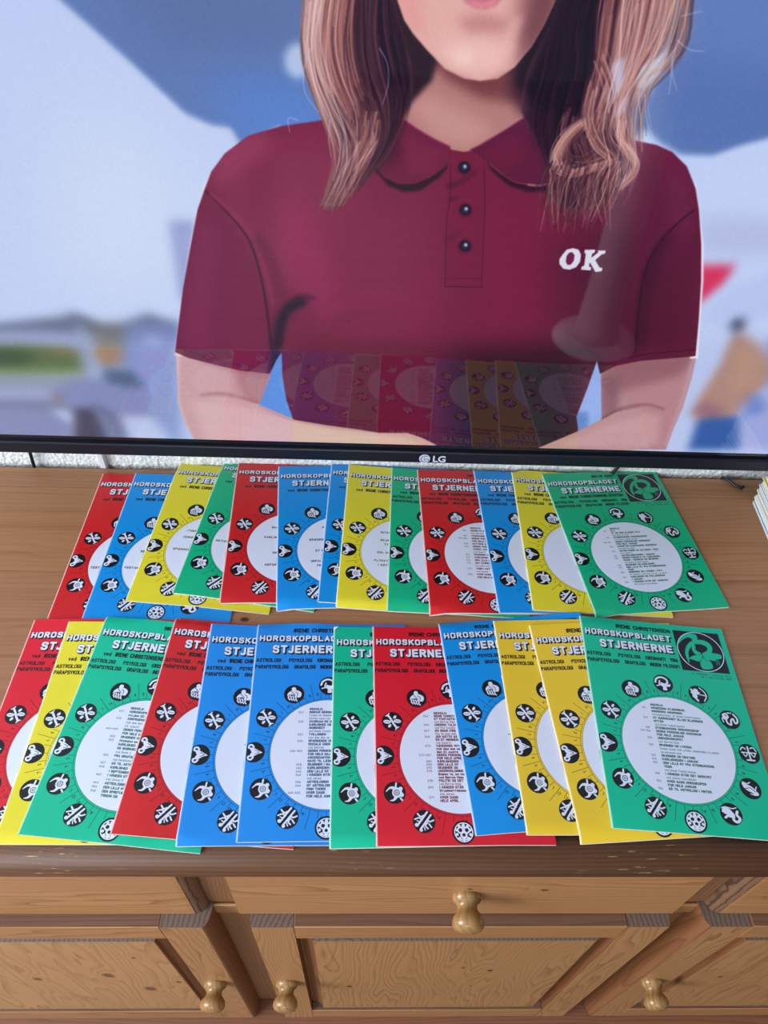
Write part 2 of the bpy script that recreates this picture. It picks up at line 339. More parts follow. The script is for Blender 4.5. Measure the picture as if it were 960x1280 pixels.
    blob([(826, 200), (862, 220), (866, 300), (840, 280)], rgb(112, 34, 80), 8, .6)
    blob([(256, 238), (300, 290), (335, 380), (340, 470), (215, 450), (235, 300)], rgb(112, 24, 76), 7, .85)
    blob([(250, 260), (270, 290), (260, 440), (225, 430)], rgb(128, 36, 90), 9, .6)
    blob([(345, 250), (385, 250), (420, 350), (410, 400), (380, 372), (350, 330)], rgb(150, 36, 98), 12, .6)
    blob([(310, 200), (345, 190), (340, 290), (330, 330), (300, 260)], rgb(120, 26, 76), 10, .6)
    blob([(270, 170), (330, 160), (340, 185), (280, 230), (262, 232)], rgb(160, 60, 110), 9, .6)
    blob([(372, 430), (730, 430), (722, 575), (366, 575)], rgb(92, 14, 50), 16, .8)
    blob([(560, 440), (730, 430), (722, 575), (560, 575)], rgb(40, 8, 30), 22, .9)
    blob([(356, 440), (400, 440), (420, 560), (366, 560)], rgb(86, 16, 62), 10, .6)
    # folds
    fold = lambda P, w0, w1, c, a, b: C.stroke(T(P), w0, w1, c, a, b, S)
    fold([(378, 376), (362, 384), (350, 402), (345, 430), (342, 462)], 16, 16, rgb(34, 10, 46), .85, 5)
    fold([(376, 378), (356, 392), (348, 430)], 10, 9, rgb(20, 6, 40), .7, 3)
    fold([(392, 372), (372, 372), (352, 392)], 6, 4, rgb(40, 10, 44), .6, 3)
    fold([(256, 238), (286, 268), (311, 300), (325, 342), (333, 385), (340, 440)], 2.4, 3.5, rgb(44, 10, 42), .85, 1)
    fold([(262, 242), (292, 268), (318, 302), (333, 345), (341, 380)], 4, 4, rgb(160, 50, 108), .6, 2.5)
    fold([(322, 300), (340, 330), (352, 370)], 14, 10, rgb(80, 14, 60), .5, 6)
    fold([(400, 400), (440, 375), (500, 372), (540, 385)], 12, 6, rgb(150, 36, 96), .35, 7)
    fold([(395, 435), (430, 398), (470, 392)], 8, 6, rgb(96, 12, 56), .35, 6)
    fold([(868, 262), (848, 278), (824, 304), (806, 340), (797, 400), (794, 440)], 2.2, 3, rgb(34, 8, 34), .9, 1.2)
    fold([(866, 256), (845, 270), (820, 296), (800, 330), (790, 372)], 6, 4, rgb(112, 30, 78), .45, 3)
    fold([(830, 300), (810, 350), (800, 430)], 16, 18, rgb(48, 8, 40), .55, 7)
    fold([(760, 210), (775, 290), (770, 360), (755, 450)], 14, 20, rgb(66, 12, 50), .5, 9)
    fold([(700, 440), (740, 440), (750, 470)], 12, 12, rgb(40, 8, 36), .6, 5)
    fold([(222, 434), (262, 447), (300, 456), (338, 460)], 1.4, 1.4, rgb(78, 12, 52), .7, .7)
    fold([(752, 458), (800, 444), (870, 437)], 1.4, 1.4, rgb(40, 8, 34), .8, .7)
    fold([(798, 436), (835, 430), (872, 424)], 1.2, 1.2, rgb(84, 26, 66), .5, .7)
    # forearms crossing in front of the shirt
    foL = [(300, 500), (323, 505), (345, 515), (369, 525), (405, 531), (442, 536), (474, 541), (509, 541), (527, 547), (545, 556), (545, 575), (300, 575)]
    m = C.mask(T(foL), .9); f2 = C.full(m); C.put(m, skin)
    C.poly(T([(290, 505), (345, 520), (420, 538), (500, 546), (530, 556), (300, 570)]), skl, 5, .7, f2); C.stroke(T([(323, 506), (369, 526), (442, 537), (509, 542)]), 2, 2, skd, .5, 1.5, f2)
    foR = [(752, 524), (768, 516), (800, 508), (812, 560), (660, 575), (672, 560), (722, 539)]
    m = C.mask(T(foR), .9); f3 = C.full(m); C.put(m, rgb(190, 142, 148)); C.poly(T([(700, 556), (760, 530), (812, 516), (815, 560)]), rgb(206, 160, 164), 6, .75, f3)
    C.stroke(T([(752, 524), (770, 514), (800, 508)]), 3, 2, rgb(118, 68, 80), .6, 1.5)
    # neck and face
    neck = [(490, 60), (700, 60), (690, 125), (662, 143), (626, 166), (594, 187), (580, 190), (560, 186), (535, 174), (502, 148)]
    nm = C.mask(T(neck), .7); N = C.full(nm); C.put(nm, rgb(182, 126, 124))
    C.poly(T([(500, 120), (540, 120), (600, 150), (620, 165), (585, 184), (545, 174)]), rgb(206, 152, 146), 8, .8, N)
    C.poly(T([(520, 60), (560, 100), (600, 122), (640, 128), (690, 100), (700, 60)]), rgb(112, 54, 62), 6, .9, N)
    C.poly(T([(632, 60), (700, 60), (700, 140), (650, 142), (640, 120)]), rgb(54, 26, 46), 6, .9, N)
    C.poly(T([(500, 30), (516, 60), (520, 110), (504, 140), (490, 130)]), rgb(120, 76, 88), 6, .6, N)
    def ell(cx, cz, rx, rz, n=24): t = np.arange(n)*2*np.pi/n; return Mz(np.c_[cx+rx*np.cos(t), cz+rz*np.sin(t)])
    (fx, fz) = pix(600, 92); HX = fx-.004
    def F(P): return Mz([(HX+x, fz+z) for x, z in P])      # face-local metres above the chin
    # hair mass behind the face (upper part is above the photo's frame)
    C.poly(F([(-.100, .06), (-.108, .12), (-.098, .18), (-.06, .225), (0, .240), (.06, .225), (.104, .18), (.118, .12), (.112, .06), (.05, .05), (.05, .1), (-.05, .1), (-.05, .05)]), rgb(96, 60, 60), 1.2, 1, None, 6)
    C.poly(T([(488, -20), (520, -20), (548, 70), (540, 100), (512, 130), (500, 150)]), rgb(40, 20, 38), 3, 1); C.poly(T([(660, -20), (700, -20), (700, 110), (660, 130), (645, 100)]), rgb(30, 15, 34), 3, 1)
    jaw = [(487, -40), (497, 2), (505, 25), (516, 42), (533, 62), (556, 86), (580, 98), (600, 101), (622, 98), (643, 84), (664, 58), (680, 30), (694, 0), (700, -40), (700, -120), (487, -120)]
    J0 = T(jaw)[:14]; up = F([(.064, .07), (.066, .12), (.05, .165), (.02, .185), (-.025, .185), (-.05, .165), (-.062, .12), (-.06, .07)])
    fm = C.mask(np.vstack([J0, up]), .8); Fm = C.full(fm); C.put(fm, rgb(230, 176, 170))
    g = lambda P, c, b, a: C.poly(T(P), c, b, a, Fm)
    g([(490, -40), (515, -30), (530, 20), (525, 50), (505, 20)], rgb(232, 150, 150), 7, .7)
    g([(520, -20), (560, 0), (580, 40), (560, 70), (535, 55)], rgb(232, 176, 170), 8, .6)
    g([(650, -40), (700, -40), (690, 20), (665, 55), (640, 60)], rgb(150, 88, 96), 9, .8)
    g([(548, 50), (600, 50), (640, 60), (620, 88), (580, 90), (555, 78)], rgb(246, 198, 192), 7, .8)
    g([(565, 66), (590, 62), (590, 78), (572, 80)], rgb(250, 216, 210), 4, .7)
    g([(570, 22), (605, 18), (640, 26), (628, 40), (585, 40)], rgb(178, 110, 112), 5, .6)
    g([(530, 66), (560, 92), (600, 103), (640, 88), (640, 100), (560, 104)], rgb(168, 100, 100), 4, .7)
    g([(672, -40), (700, -40), (700, 30), (668, 66), (640, 92), (650, 60)], rgb(104, 56, 68), 7, .75)
    g([(640, 20), (655, 20), (640, 66), (622, 70)], rgb(240, 190, 182), 4, .5)
    mo = pix(600, 0)
    C.poly(T([(576, -22), (580, 2), (592, 10), (606, 12), (620, 7), (632, -8), (636, -22)]), rgb(212, 118, 138), 1.6, 1, Fm)
    C.poly(T([(586, 0), (604, 5), (622, -2), (618, 5), (602, 9), (590, 6)]), rgb(232, 160, 172), 1.4, .6, Fm)
    C.poly(F([(-.022, .050), (-.006, .058), (0, .056), (.006, .058), (.022, .050), (.012, .043), (-.012, .043)]), rgb(190, 92, 110), 1.2, 1, Fm)
    C.stroke(F([(-.022, .050), (0, .047), (.022, .050)]), 2, 2, rgb(110, 40, 54), .9, .8)
    C.poly(F([(-.012, .088), (0, .083), (.012, .088), (.008, .1), (-.008, .1)]), rgb(186, 118, 116), 2, .8, Fm)
    for sx in (-1, 1):
        ex = sx*.031
        C.poly(F([(ex-.016, .124), (ex, .131), (ex+.016, .124), (ex, .119)]), rgb(235, 228, 232), .8, 1, Fm, 4)
        C.poly(ell(HX+ex, fz+.125, .006, .006), rgb(70, 90, 110), .7); C.poly(ell(HX+ex, fz+.125, .0028, .0028), rgb(12, 10, 16), .5)
        C.stroke(F([(ex-.017, .124), (ex, .132), (ex+.017, .124)]), 3, 3, rgb(40, 24, 30), 1, .5)
        C.stroke(F([(ex-.019, .141), (ex, .147), (ex+.019, .142)]), 5, 4, rgb(96, 62, 58), .9, 1)
    # collar and placket
    def col(P, c, b=.7, a=1): C.poly(T(P), c, b, a)
    col([(470, 214), (485, 232), (505, 240), (525, 238), (548, 222), (564, 204), (566, 196), (500, 190), (440, 196)], rgb(34, 6, 34), 1.6, .95)
    col([(604, 196), (615, 214), (635, 232), (660, 240), (700, 238), (720, 190), (640, 180)], rgb(40, 8, 36), 1.6, .9)
    col([(556, 190), (612, 190), (606, 214), (602, 358), (556, 358), (560, 214)], rgb(116, 22, 66), .8)
    lf = [(500, 146), (520, 160), (545, 175), (562, 183), (565, 194), (556, 209), (538, 222), (518, 230), (497, 230), (480, 222), (468, 206), (450, 190), (470, 150)]
    lm = C.mask(T(lf), .7); C.put(lm, rgb(106, 22, 62)); LF = C.full(lm)
    C.poly(T([(500, 165), (560, 190), (545, 215), (510, 222)]), rgb(124, 30, 76), 6, .7, LF)
    C.poly(T([(450, 160), (500, 160), (500, 200), (470, 212)]), rgb(70, 12, 50), 7, .8, LF)
    C.stroke(T([(501, 147), (530, 167), (562, 183)]), 1.6, 1.6, rgb(158, 50, 96), .8, .6)
    rf = [(587, 187), (600, 181), (632, 162), (664, 141), (700, 150), (720, 200), (695, 226), (668, 232), (646, 229), (625, 216), (610, 204), (598, 194)]
    rm = C.mask(T(rf), .7); C.put(rm, rgb(92, 20, 62)); RF = C.full(rm)
    C.poly(T([(600, 190), (640, 165), (660, 190), (630, 215)]), rgb(112, 20, 62), 6, .7, RF)
    C.poly(T([(660, 140), (720, 150), (720, 215), (690, 205)]), rgb(44, 14, 42), 6, .8, RF)
    C.stroke(T([(588, 187), (600, 181), (632, 162), (664, 141)]), 1.6, 1.6, rgb(150, 44, 80), .8, .6)
    C.stroke(T([(612, 205), (640, 226), (668, 231)]), 1.4, 1.4, rgb(150, 60, 90), .7, .6)
    C.stroke(T([(660, 231), (672, 232), (685, 230)]), 2.4, 1.4, rgb(210, 130, 150), .8, .8)
    C.stroke(T([(563, 206), (562, 250), (558, 280), (556, 358)]), 1.3, 1.3, rgb(70, 8, 44), .85, .6)
    C.stroke(T([(605, 212), (606, 260), (604, 300), (602, 358)]), 1.3, 1.3, rgb(76, 8, 48), .8, .6)
    C.stroke(T([(557, 348), (602, 348)]), 1.2, 1.2, rgb(78, 10, 50), .8, .6); C.stroke(T([(556, 358), (602, 359)]), 1.6, 1.6, rgb(60, 8, 40), .8, .6)
    C.stroke(T([(561, 232), (575, 228), (596, 214)]), 8, 3, rgb(64, 8, 46), .7, 2.5)
    C.stroke(T([(562, 250), (574, 246)]), 5, 3, rgb(64, 8, 46), .6, 2)
    C.stroke(T([(558, 300), (575, 290)]), 7, 4, rgb(72, 8, 50), .5, 3)
    for bx, by in ((580, 209), (581.5, 262), (581, 307)):
        t = np.arange(20)*np.pi/10
        C.poly(T(np.c_[bx+8.5*np.cos(t), by+1+8.5*np.sin(t)]), rgb(66, 8, 46), 2, .8)
        C.poly(T(np.c_[bx+7*np.cos(t), by+7*np.sin(t)]), rgb(20, 12, 42), .7)
        C.poly(T(np.c_[bx+4.6*np.cos(t), by+4.6*np.sin(t)]), rgb(44, 34, 86), 1, .8)
        C.poly(T(np.c_[bx+1+2*np.cos(t), by-1+2.2*np.sin(t)]), rgb(190, 196, 240), .8)
    C.a += (C.a*np.array([1.0, 1.04, .92], np.float32)-C.a)*S[..., None]
    # OK in white slab letters
    wh = rgb(222, 222, 240)
    for P in ([(703, 318), (708, 312), (716, 310), (723, 312), (726, 318), (725, 327), (720, 334), (712, 337), (704, 336), (699, 330), (699, 324)],):
        C.poly(T(P), wh, .5)
    C.poly(T([(708, 320), (711, 316), (715, 315), (718, 319), (717, 326), (713, 331), (709, 331), (707, 327)]), rgb(112, 24, 72), .5)
    C.poly(T([(731, 312), (744, 312), (743, 316), (740, 317), (739, 322), (748, 315), (746, 313), (757, 313), (756, 317), (752, 318), (744, 325), (749, 334), (753, 335), (752, 339), (744, 340), (737, 328), (736, 333), (739, 334), (738, 338), (726, 337), (727, 333), (730, 332), (732, 317), (730, 316)]), wh, .5)
    # hair
    hl = [(392, -30), (384, 0), (378, 30), (380, 62), (388, 100), (404, 140), (418, 168), (424, 195), (412, 232), (402, 258), (420, 262), (442, 240), (468, 214), (488, 190), (500, 160), (512, 130), (514, 90), (505, 50), (494, 10), (488, -30), (480, -60), (400, -60)]
    C.poly(T(hl), rgb(104, 62, 66), 1.5, .97, None, 3)
    HL = C.full(C.mask(T(hl), 1.5))
    C.poly(T([(455, -120), (488, -120), (497, 15), (510, 60), (515, 110), (505, 140), (480, 130), (462, 60)]), rgb(32, 16, 36), 5, .95, HL)
    C.poly(T([(462, 100), (512, 110), (500, 165), (475, 205), (450, 190)]), rgb(62, 34, 48), 6, .85, HL)
    C.poly(T([(384, -40), (440, -40), (440, 60), (405, 110), (380, 60)]), rgb(150, 98, 92), 8, .7, HL)
    hr = [(698, -30), (696, 0), (684, 40), (668, 70), (655, 105), (652, 140), (668, 172), (682, 200), (690, 225), (682, 245), (700, 258), (735, 262), (755, 248), (772, 236), (790, 225), (797, 200), (790, 170), (782, 140), (792, 105), (810, 78), (828, 50), (838, 15), (844, -30)]
    C.poly(T(hr), rgb(92, 56, 66), 1.5, .97, None, 3)
    HR = C.full(C.mask(T(hr), 1.5))
    C.poly(T([(698, -20), (735, -20), (738, 60), (730, 130), (700, 150), (670, 160), (655, 110), (680, 50)]), rgb(26, 14, 34), 6, .97, HR)
    C.poly(T([(650, 140), (720, 130), (730, 200), (690, 215), (668, 190)]), rgb(52, 26, 44), 6, .9, HR)
    C.poly(T([(745, 200), (780, 200), (770, 250), (740, 262)]), rgb(74, 44, 56), 5, .8, HR)
    C.poly(T([(755, 80), (785, 60), (780, 120), (770, 150), (756, 140)]), rgb(150, 160, 200), 5, .5, HR)
    pal = [rgb(190, 140, 128), rgb(164, 112, 104), rgb(132, 86, 84), rgb(210, 168, 158), rgb(102, 62, 68), rgb(66, 38, 50), rgb(226, 196, 192), rgb(176, 116, 104)]
    def strands(guides, n, cols, w, a=(.35, .85), jit=6, up=None, wave=1.):
        G = []
        for gi, gd in enumerate(guides):
            P = T(gd)
            if up: x0 = up[0]+(up[1]-up[0])*gi/(len(guides)-1); P = np.vstack([F([(x0*.35, .236-abs(x0)*.25), (x0*.85, .19-abs(x0)*.2), (x0, .12)]), P])
            P = smooth(P, 5, False); d = np.r_[0, np.cumsum(np.hypot(*np.diff(P, axis=0).T))]; tt = np.linspace(0, d[-1], 30); G.append(np.c_[np.interp(tt, d, P[:, 0]), np.interp(tt, d, P[:, 1])])
        for _ in range(n):
            i = rs.randint(len(G)-1); f = rs.rand(); c = G[i]*(1-f)+G[i+1]*f
            tt = np.linspace(0, 1, 30)[:, None]; j = rs.normal(0, jit, 2)*np.array([1, .5]); ph = rs.rand()*6.3; am = rs.rand()*jit*.75*wave; fq = rs.uniform(5, 13)
            c = c+j*tt*.8+np.c_[np.sin(ph+tt[:, 0]*fq)*am*(.3+tt[:, 0]), np.zeros(30)]
            s0 = rs.randint(0, 18) if up else rs.randint(0, 10); s1 = min(30, s0+rs.randint(9, 26))
            q_ = c[s0:s1:2]
            if len(q_) < 3: continue
            C.stroke(q_, w*rs.uniform(.5, 1.7), w*.25, cols[rs.randint(len(cols))], rs.uniform(*a)*rs.uniform(.6, 1), rs.choice([.4, .4, 1.2]), None, 3)
    gl = [[(384, 0), (378, 45), (388, 100), (410, 160), (424, 190), (412, 235), (402, 258)],
          [(398, 0), (393, 50), (402, 105), (424, 155), (434, 190), (424, 230), (408, 258)],
          [(418, 0), (412, 50), (424, 105), (444, 150), (446, 185), (436, 225), (416, 260)],
          [(440, 0), (436, 50), (446, 105), (460, 145), (460, 180), (448, 215), (426, 254)],
          [(464, 0), (462, 50), (472, 105), (482, 140), (480, 175), (464, 205), (440, 240)],
          [(490, 0), (497, 50), (507, 100), (506, 130), (494, 165), (480, 190), (462, 215)]]
    strands(gl[3:], 120, [pal[5], rgb(50, 28, 42), rgb(36, 20, 38), pal[4]], 4, (.5, .9), 6, (-.078, -.058))
    strands(gl[:4], 200, [pal[2], pal[4], pal[5], pal[1], pal[5], pal[7]], 3.4, (.45, .9), 7, (-.105, -.07))
    strands(gl[:3], 95, [pal[0], pal[3], pal[1], pal[2], pal[7], pal[5]], 2.2, (.3, .8), 7, (-.105, -.08))
    strands([g_[2:] for g_ in gl[1:5]], 90, [pal[4], pal[5], pal[2], rgb(48, 26, 40)], 2.2, (.4, .85), 8)
    strands([[(450, 140), (440, 180), (420, 215), (404, 262)], [(476, 140), (468, 185), (446, 225), (420, 268)]], 60, [pal[0], pal[3], pal[1], pal[4], pal[2]], 1.9, (.35, .85), 7, None, 1.6)
    gr = [[(700, 20), (688, 80), (672, 130), (672, 175), (688, 215), (690, 250)],
          [(724, 20), (722, 80), (710, 130), (700, 175), (708, 215), (702, 270)],
          [(750, 20), (746, 80), (732, 130), (726, 175), (736, 215), (718, 280)],
          [(775, 20), (768, 80), (750, 130), (746, 175), (760, 210), (742, 275)],
          [(806, 20), (792, 70), (774, 115), (766, 165), (782, 200), (765, 255)],
          [(834, 10), (823, 50), (800, 85), (778, 130), (788, 180), (782, 235)],
          [(857, 5), (856, 45), (838, 78), (810, 100), (796, 140), (797, 190)]]
    strands(gr[:3], 150, [rgb(26, 14, 34), rgb(44, 24, 40), pal[5], rgb(20, 10, 30)], 4, (.5, .9), 6, (.062, .085))
    strands(gr[2:7], 210, [pal[2], pal[4], pal[1], pal[5], pal[7], pal[5]], 3.4, (.45, .9), 8, (.075, .118))
    strands(gr[3:7], 130, [pal[0], pal[3], pal[7], pal[1], pal[4]], 2.4, (.35, .8), 8, (.09, .118), 1.3)
    strands([g_[2:] for g_ in gr[1:5]], 90, [pal[4], pal[5], rgb(52, 28, 44), pal[2]], 2.4, (.4, .85), 9, None, 1.6)
    C.poly(T([(766, 80), (780, 70), (778, 105), (764, 130), (758, 118)]), rgb(196, 204, 232), 2.5, .75)
    C.poly(T([(802, 84), (838, 60), (826, 90), (806, 110), (794, 108)]), rgb(206, 216, 242), 2.5, .8)
    C.poly(T([(770, 130), (786, 118), (780, 140), (770, 148)]), rgb(190, 200, 232), 2, .7)
    strands([g_[1:5] for g_ in gr[4:7]], 26, [pal[0], pal[3], pal[2]], 2.2, (.4, .8), 6)
    def curl(P, n, j0, cols, w=(1.2, 3)):
        for _ in range(n):
            j = rs.normal(0, j0, 2); sc = rs.uniform(.85, 1.12); P_ = np.array(P, float); c0 = P_.mean(0); C.stroke(T((P_-c0)*sc+c0+j), rs.uniform(*w), .9, cols[rs.randint(len(cols))], rs.uniform(.35, .85), .5)
    curl([(735, 150), (712, 165), (698, 185), (696, 205), (712, 214), (740, 208), (768, 200)], 30, 3.5, [pal[0], pal[3], pal[1], pal[2]])
    curl([(728, 165), (714, 180), (712, 198), (728, 204), (748, 192)], 12, 4, [pal[5], pal[4], pal[2]])
    curl([(778, 150), (776, 175), (788, 190), (795, 205), (788, 222), (775, 232)], 20, 3, [pal[0], pal[3], pal[2], pal[1], rgb(190, 196, 220)])
    curl([(742, 110), (736, 150), (748, 180), (764, 196), (758, 216)], 18, 4, [pal[0], pal[3], pal[1], pal[4]])
    curl([(752, 70), (764, 110), (752, 140), (742, 170)], 12, 5, [pal[0], pal[5], pal[1]])
    for _ in range(70):
        x = rs.uniform(684, 778); C.stroke(T([(x, 200+rs.rand()*15), (x-8+rs.normal()*6, 232), (x-14+rs.normal()*9, 255+rs.rand()*35)]), rs.uniform(1.5, 3.4), .8, pal[rs.choice([2, 4, 5, 1, 0, 5, 4])], rs.uniform(.4, .85), .5)
    strands(gl[:3], 34, [pal[6], pal[3], rgb(222, 176, 160)], 2.6, (.5, .9), 8, (-.105, -.08), 1.5)
    strands(gr[3:7], 34, [pal[6], pal[3], rgb(222, 176, 160)], 2.6, (.4, .85), 9, (.09, .118), 1.6)
    # fly-away hairs
    for P in ([(388, 60), (379, 90), (382, 118), (398, 140)], [(474, 60), (484, 80), (485, 105), (478, 130)], [(412, 150), (411, 175), (414, 196)], [(844, 60), (840, 90), (846, 112)], [(806, 118), (808, 150), (816, 172)], [(852, 20), (868, 16), (878, 14)], [(846, 50), (862, 62), (880, 64)], [(372, 150), (360, 148), (362, 165)], [(840, 70), (838, 100), (836, 118)]):
        C.stroke(T(P), 1.3, .8, rgb(205, 198, 226), .55, .5)
    hm = np.maximum(HL, HR)[..., None]*.9; C.a += ((C.a-.40)*1.16+.385-np.array([.01, 0, -.03], np.float32)-C.a)*hm; C.a[:] = np.clip(C.a, .03, 1)
    n = rs.normal(0, 1, (Hh, W)).astype(np.float32)
    C.a += ngauss(n, .8)[..., None]*.012
    return np.clip(C.a, 0, 1)
# ---------------- the room ----------------
M_wall = NT('rough_plaster'); _tc = M_wall.n('TexCoord')
_v = M_wall.n('TexVoronoi'); M_wall.L(_tc.outputs['Object'], _v.inputs['Vector']); _v.inputs['Scale'].default_value = 230
_n = M_wall.noise(_tc.outputs['Object'], 160, 6, .65)
_h = M_wall.math('ADD', M_wall.math('MULTIPLY', _v.outputs[0], .8), _n)
M_wall.L(M_wall.ramp(_n, [(.3, lin(196, 200, 202)), (.7, lin(232, 234, 232))]), M_wall.b.inputs['Base Color']); M_wall.b.inputs['Roughness'].default_value = .9
M_wall.bump(_h, .6, .003); M_wall = M_wall.m
M_paint = flat('wall_paint', lin(168, 162, 152), .9, .2, bump=(300, .1))
M_ceil = flat('ceiling_paint', lin(225, 224, 220), .9, .2)
M_floor = wood('floorboards', 'X', lin(112, 84, 64), lin(70, 50, 36), ring=60, rough=.4, cross='Y')
M_frame = flat('window_paint', lin(226, 226, 224), .4)
RX0, RX1, RY0, RY1, RZ = -2.2, 2.7, -4.2, .653, 2.45
def struct(o): o['kind'] = 'structure'; return o
fl = struct(empty('floor'))
for i in range(33):                           # floorboards
    y0 = RY0+i*.15; box('floorboard', RX0, RX1, y0+.0008, min(y0+.1492, RY1), -.02, 0, M_floor, fl)
struct(box('ceiling', RX0, RX1, RY0, RY1, RZ, RZ+.1, M_ceil))
# back wall: rough plaster with real relief where the photo shows it (below the television)
nx, nz = 620, 46; V, F = [], []
rs = np.random.RandomState(3)
ro = ngauss(rs.normal(0, 1, (nz+1, nx+1)), 1.0)*.0016+ngauss(rs.normal(0, 1, (nz+1, nx+1)), 3)*.003
X0, X1, Z0, Z1 = -.62, .78, .76, .86
for j in range(nz+1):
    for i in range(nx+1):
        e = min(i, j, nx-i, nz-j, 4)/4.
        V.append((X0+(X1-X0)*i/nx, RY1-.003-abs(ro[j, i])*1.2*e, Z0+(Z1-Z0)*j/nz))
F = [(j*(nx+1)+i, j*(nx+1)+i+1, (j+1)*(nx+1)+i+1, (j+1)*(nx+1)+i) for j in range(nz) for i in range(nx)]
wb = struct(empty('wall_back'))
me = bpy.data.meshes.new('plaster_relief'); me.from_pydata(V, [], F); me.polygons.foreach_set('use_smooth', [True]*len(F)); link('plaster_relief', me, M_wall, wb)
box('wall_surface', RX0, RX1, RY1-.0028, RY1+.1, 0, RZ, M_wall, wb)
def wall_with_window(name, along, at, out, a0, a1, w0, w1, s, t):
    r = struct(empty(name))
    for p0, p1, z0, z1 in ((a0, w0, 0, RZ), (w1, a1, 0, RZ), (w0, w1, 0, s), (w0, w1, t, RZ)):
        lo, hi = min(at, at+out), max(at, at+out)
        (box('wall_section', lo, hi, p0, p1, z0, z1, M_paint, r) if along == 'Y' else box('wall_section', p0, p1, lo, hi, z0, z1, M_paint, r))
    return r
wall_with_window('wall_left', 'Y', RX0, -.12, RY0, RY1, -1.6, .1, .85, 2.25)
wall_with_window('wall_front', 'X', RY0, -.12, RX0, RX1, -1.6, .5, .85, 2.25)
struct(box('wall_right', RX1, RX1+.12, RY0, RY1, 0, RZ, M_paint))
def window(name, along, at, w0, w1, s, t):
    r = struct(empty(name)); k = .05
    segs = [(w0, w0+k, s, t), (w1-k, w1, s, t), (w0+k, w1-k, s, s+k), (w0+k, w1-k, t-k, t), ((w0+w1)/2-k/2, (w0+w1)/2+k/2, s+k, t-k)]
    for a, b, z0, z1 in segs:
        (box('window_frame', at-.07, at-.02, a, b, z0, z1, M_frame, r, .004) if along == 'Y' else box('window_frame', a, b, at-.07, at-.02, z0, z1, M_frame, r, .004))
window('window_1', 'Y', RX0, -1.6, .1, .85, 2.25); window('window_2', 'X', RY0, -1.6, .5, .85, 2.25)
# ---------------- the pine sideboard ----------------
PL, PD = lin(188, 138, 90), lin(118, 74, 42)
M_top = wood('stained_pine_top', 'X', lin(172, 124, 90), lin(110, 70, 44), ring=150, spec=.35, rough=.36, amp=6, scratch=.35, cross='Y', blotch=.5, soft=.62, knots=[(-.118, .4235, .0032)])
M_topb = wood('stained_pine_top_back', 'X', lin(176, 127, 90), lin(118, 76, 48), ring=170, spec=.35, rough=.36, amp=7, cross='Y', blotch=.5, soft=.55, knots=[(-.30, .5965, .002)])
M_nose = wood('dark_worn_pine', 'X', lin(100, 66, 44), lin(48, 29, 20), ring=260, spec=.25, rough=.5, amp=5, scratch=.9, cross='Y', blotch=.5)
M_front = wood('pine_front', 'X', PL, PD, ring=120, amp=9, cross='Z', knots=[(-.375, -.137, .003), (.176, -.118, .0028), (.105, -.115, .002)], rough=.4, blotch=.3)
M_rail = wood('pine_rail', 'X', lin(180, 130, 84), PD, ring=90, amp=6, cross='Z', rough=.42, blotch=.3)
M_stile = wood('pine_stile', 'Z', lin(182, 134, 88), PD, ring=150, amp=12, cross='X', rough=.42, blotch=.3)
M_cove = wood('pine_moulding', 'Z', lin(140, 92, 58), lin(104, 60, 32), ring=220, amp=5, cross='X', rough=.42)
M_panA = wood('pine_panel_left', 'Z', lin(192, 144, 98), lin(140, 94, 58), ring=42, amp=10, cross='X', rough=.42, blotch=.35, knots=[(-.44, -.39, .006), (-.42, -.30, .008), (-.50, -.265, .009), (-.46, -.222, .004), (-.33, -.25, .003)], kcol=(110, 76, 50))
M_panB = wood('pine_panel_centre', 'Z', lin(184, 136, 88), lin(118, 76, 44), ring=120, amp=14, cross='X', rough=.42, blotch=.4, knots=[(-.385, .128, .0028), (-.40, .1625, .004), (-.49, -.008, .004), (-.49, .15, .002)], kcol=(84, 56, 34))
M_panC = wood('pine_panel_right', 'Z', lin(182, 134, 88), lin(140, 94, 58), ring=40, amp=9, cross='X', rough=.42, blotch=.35, knots=[(-.44, .46, .004)], kcol=(100, 68, 44))
M_end = endgrain('end_grain', lin(112, 92, 82), lin(82, 66, 60))
M_plinth = wood('dark_pine_plinth', 'X', lin(140, 92, 66), lin(84, 50, 34), ring=160, amp=5, cross='Y')
M_carc = wood('pine_carcass', 'Z', lin(150, 106, 70), lin(92, 58, 36), ring=170, amp=7, cross='X')
M_knob = wood('turned_pine', 'Y', lin(176, 136, 88), lin(104, 70, 38), ring=170, amp=5, cross='X', rough=.22, blotch=.5)
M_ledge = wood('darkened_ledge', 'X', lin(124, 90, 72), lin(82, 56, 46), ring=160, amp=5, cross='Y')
M_endd = endgrain('dark_end_grain', lin(120, 86, 62), lin(70, 46, 32))
M_dark = flat('cabinet_inside', lin(52, 36, 26), .8, .2)
SBX0, SBX1 = -.72, .93
sb = tag(empty('sideboard', (0, 0, TOPZ)), 'long pine sideboard with dark front edge, drawers and panelled doors, carrying the magazines', 'sideboard')
def endcap(o, mat=M_end):                     # end grain on the faces cut across the grain
    me = o.data; me.materials.append(mat)
    for p in me.polygons:
        if abs(p.normal.z) > .9: p.material_index = 1
    return o
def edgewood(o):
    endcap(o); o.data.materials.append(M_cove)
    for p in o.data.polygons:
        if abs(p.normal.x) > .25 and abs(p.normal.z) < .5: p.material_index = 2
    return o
top = empty('tabletop'); top.parent = sb
ys = [.186, .216, .355, .482, .6085, .6405]
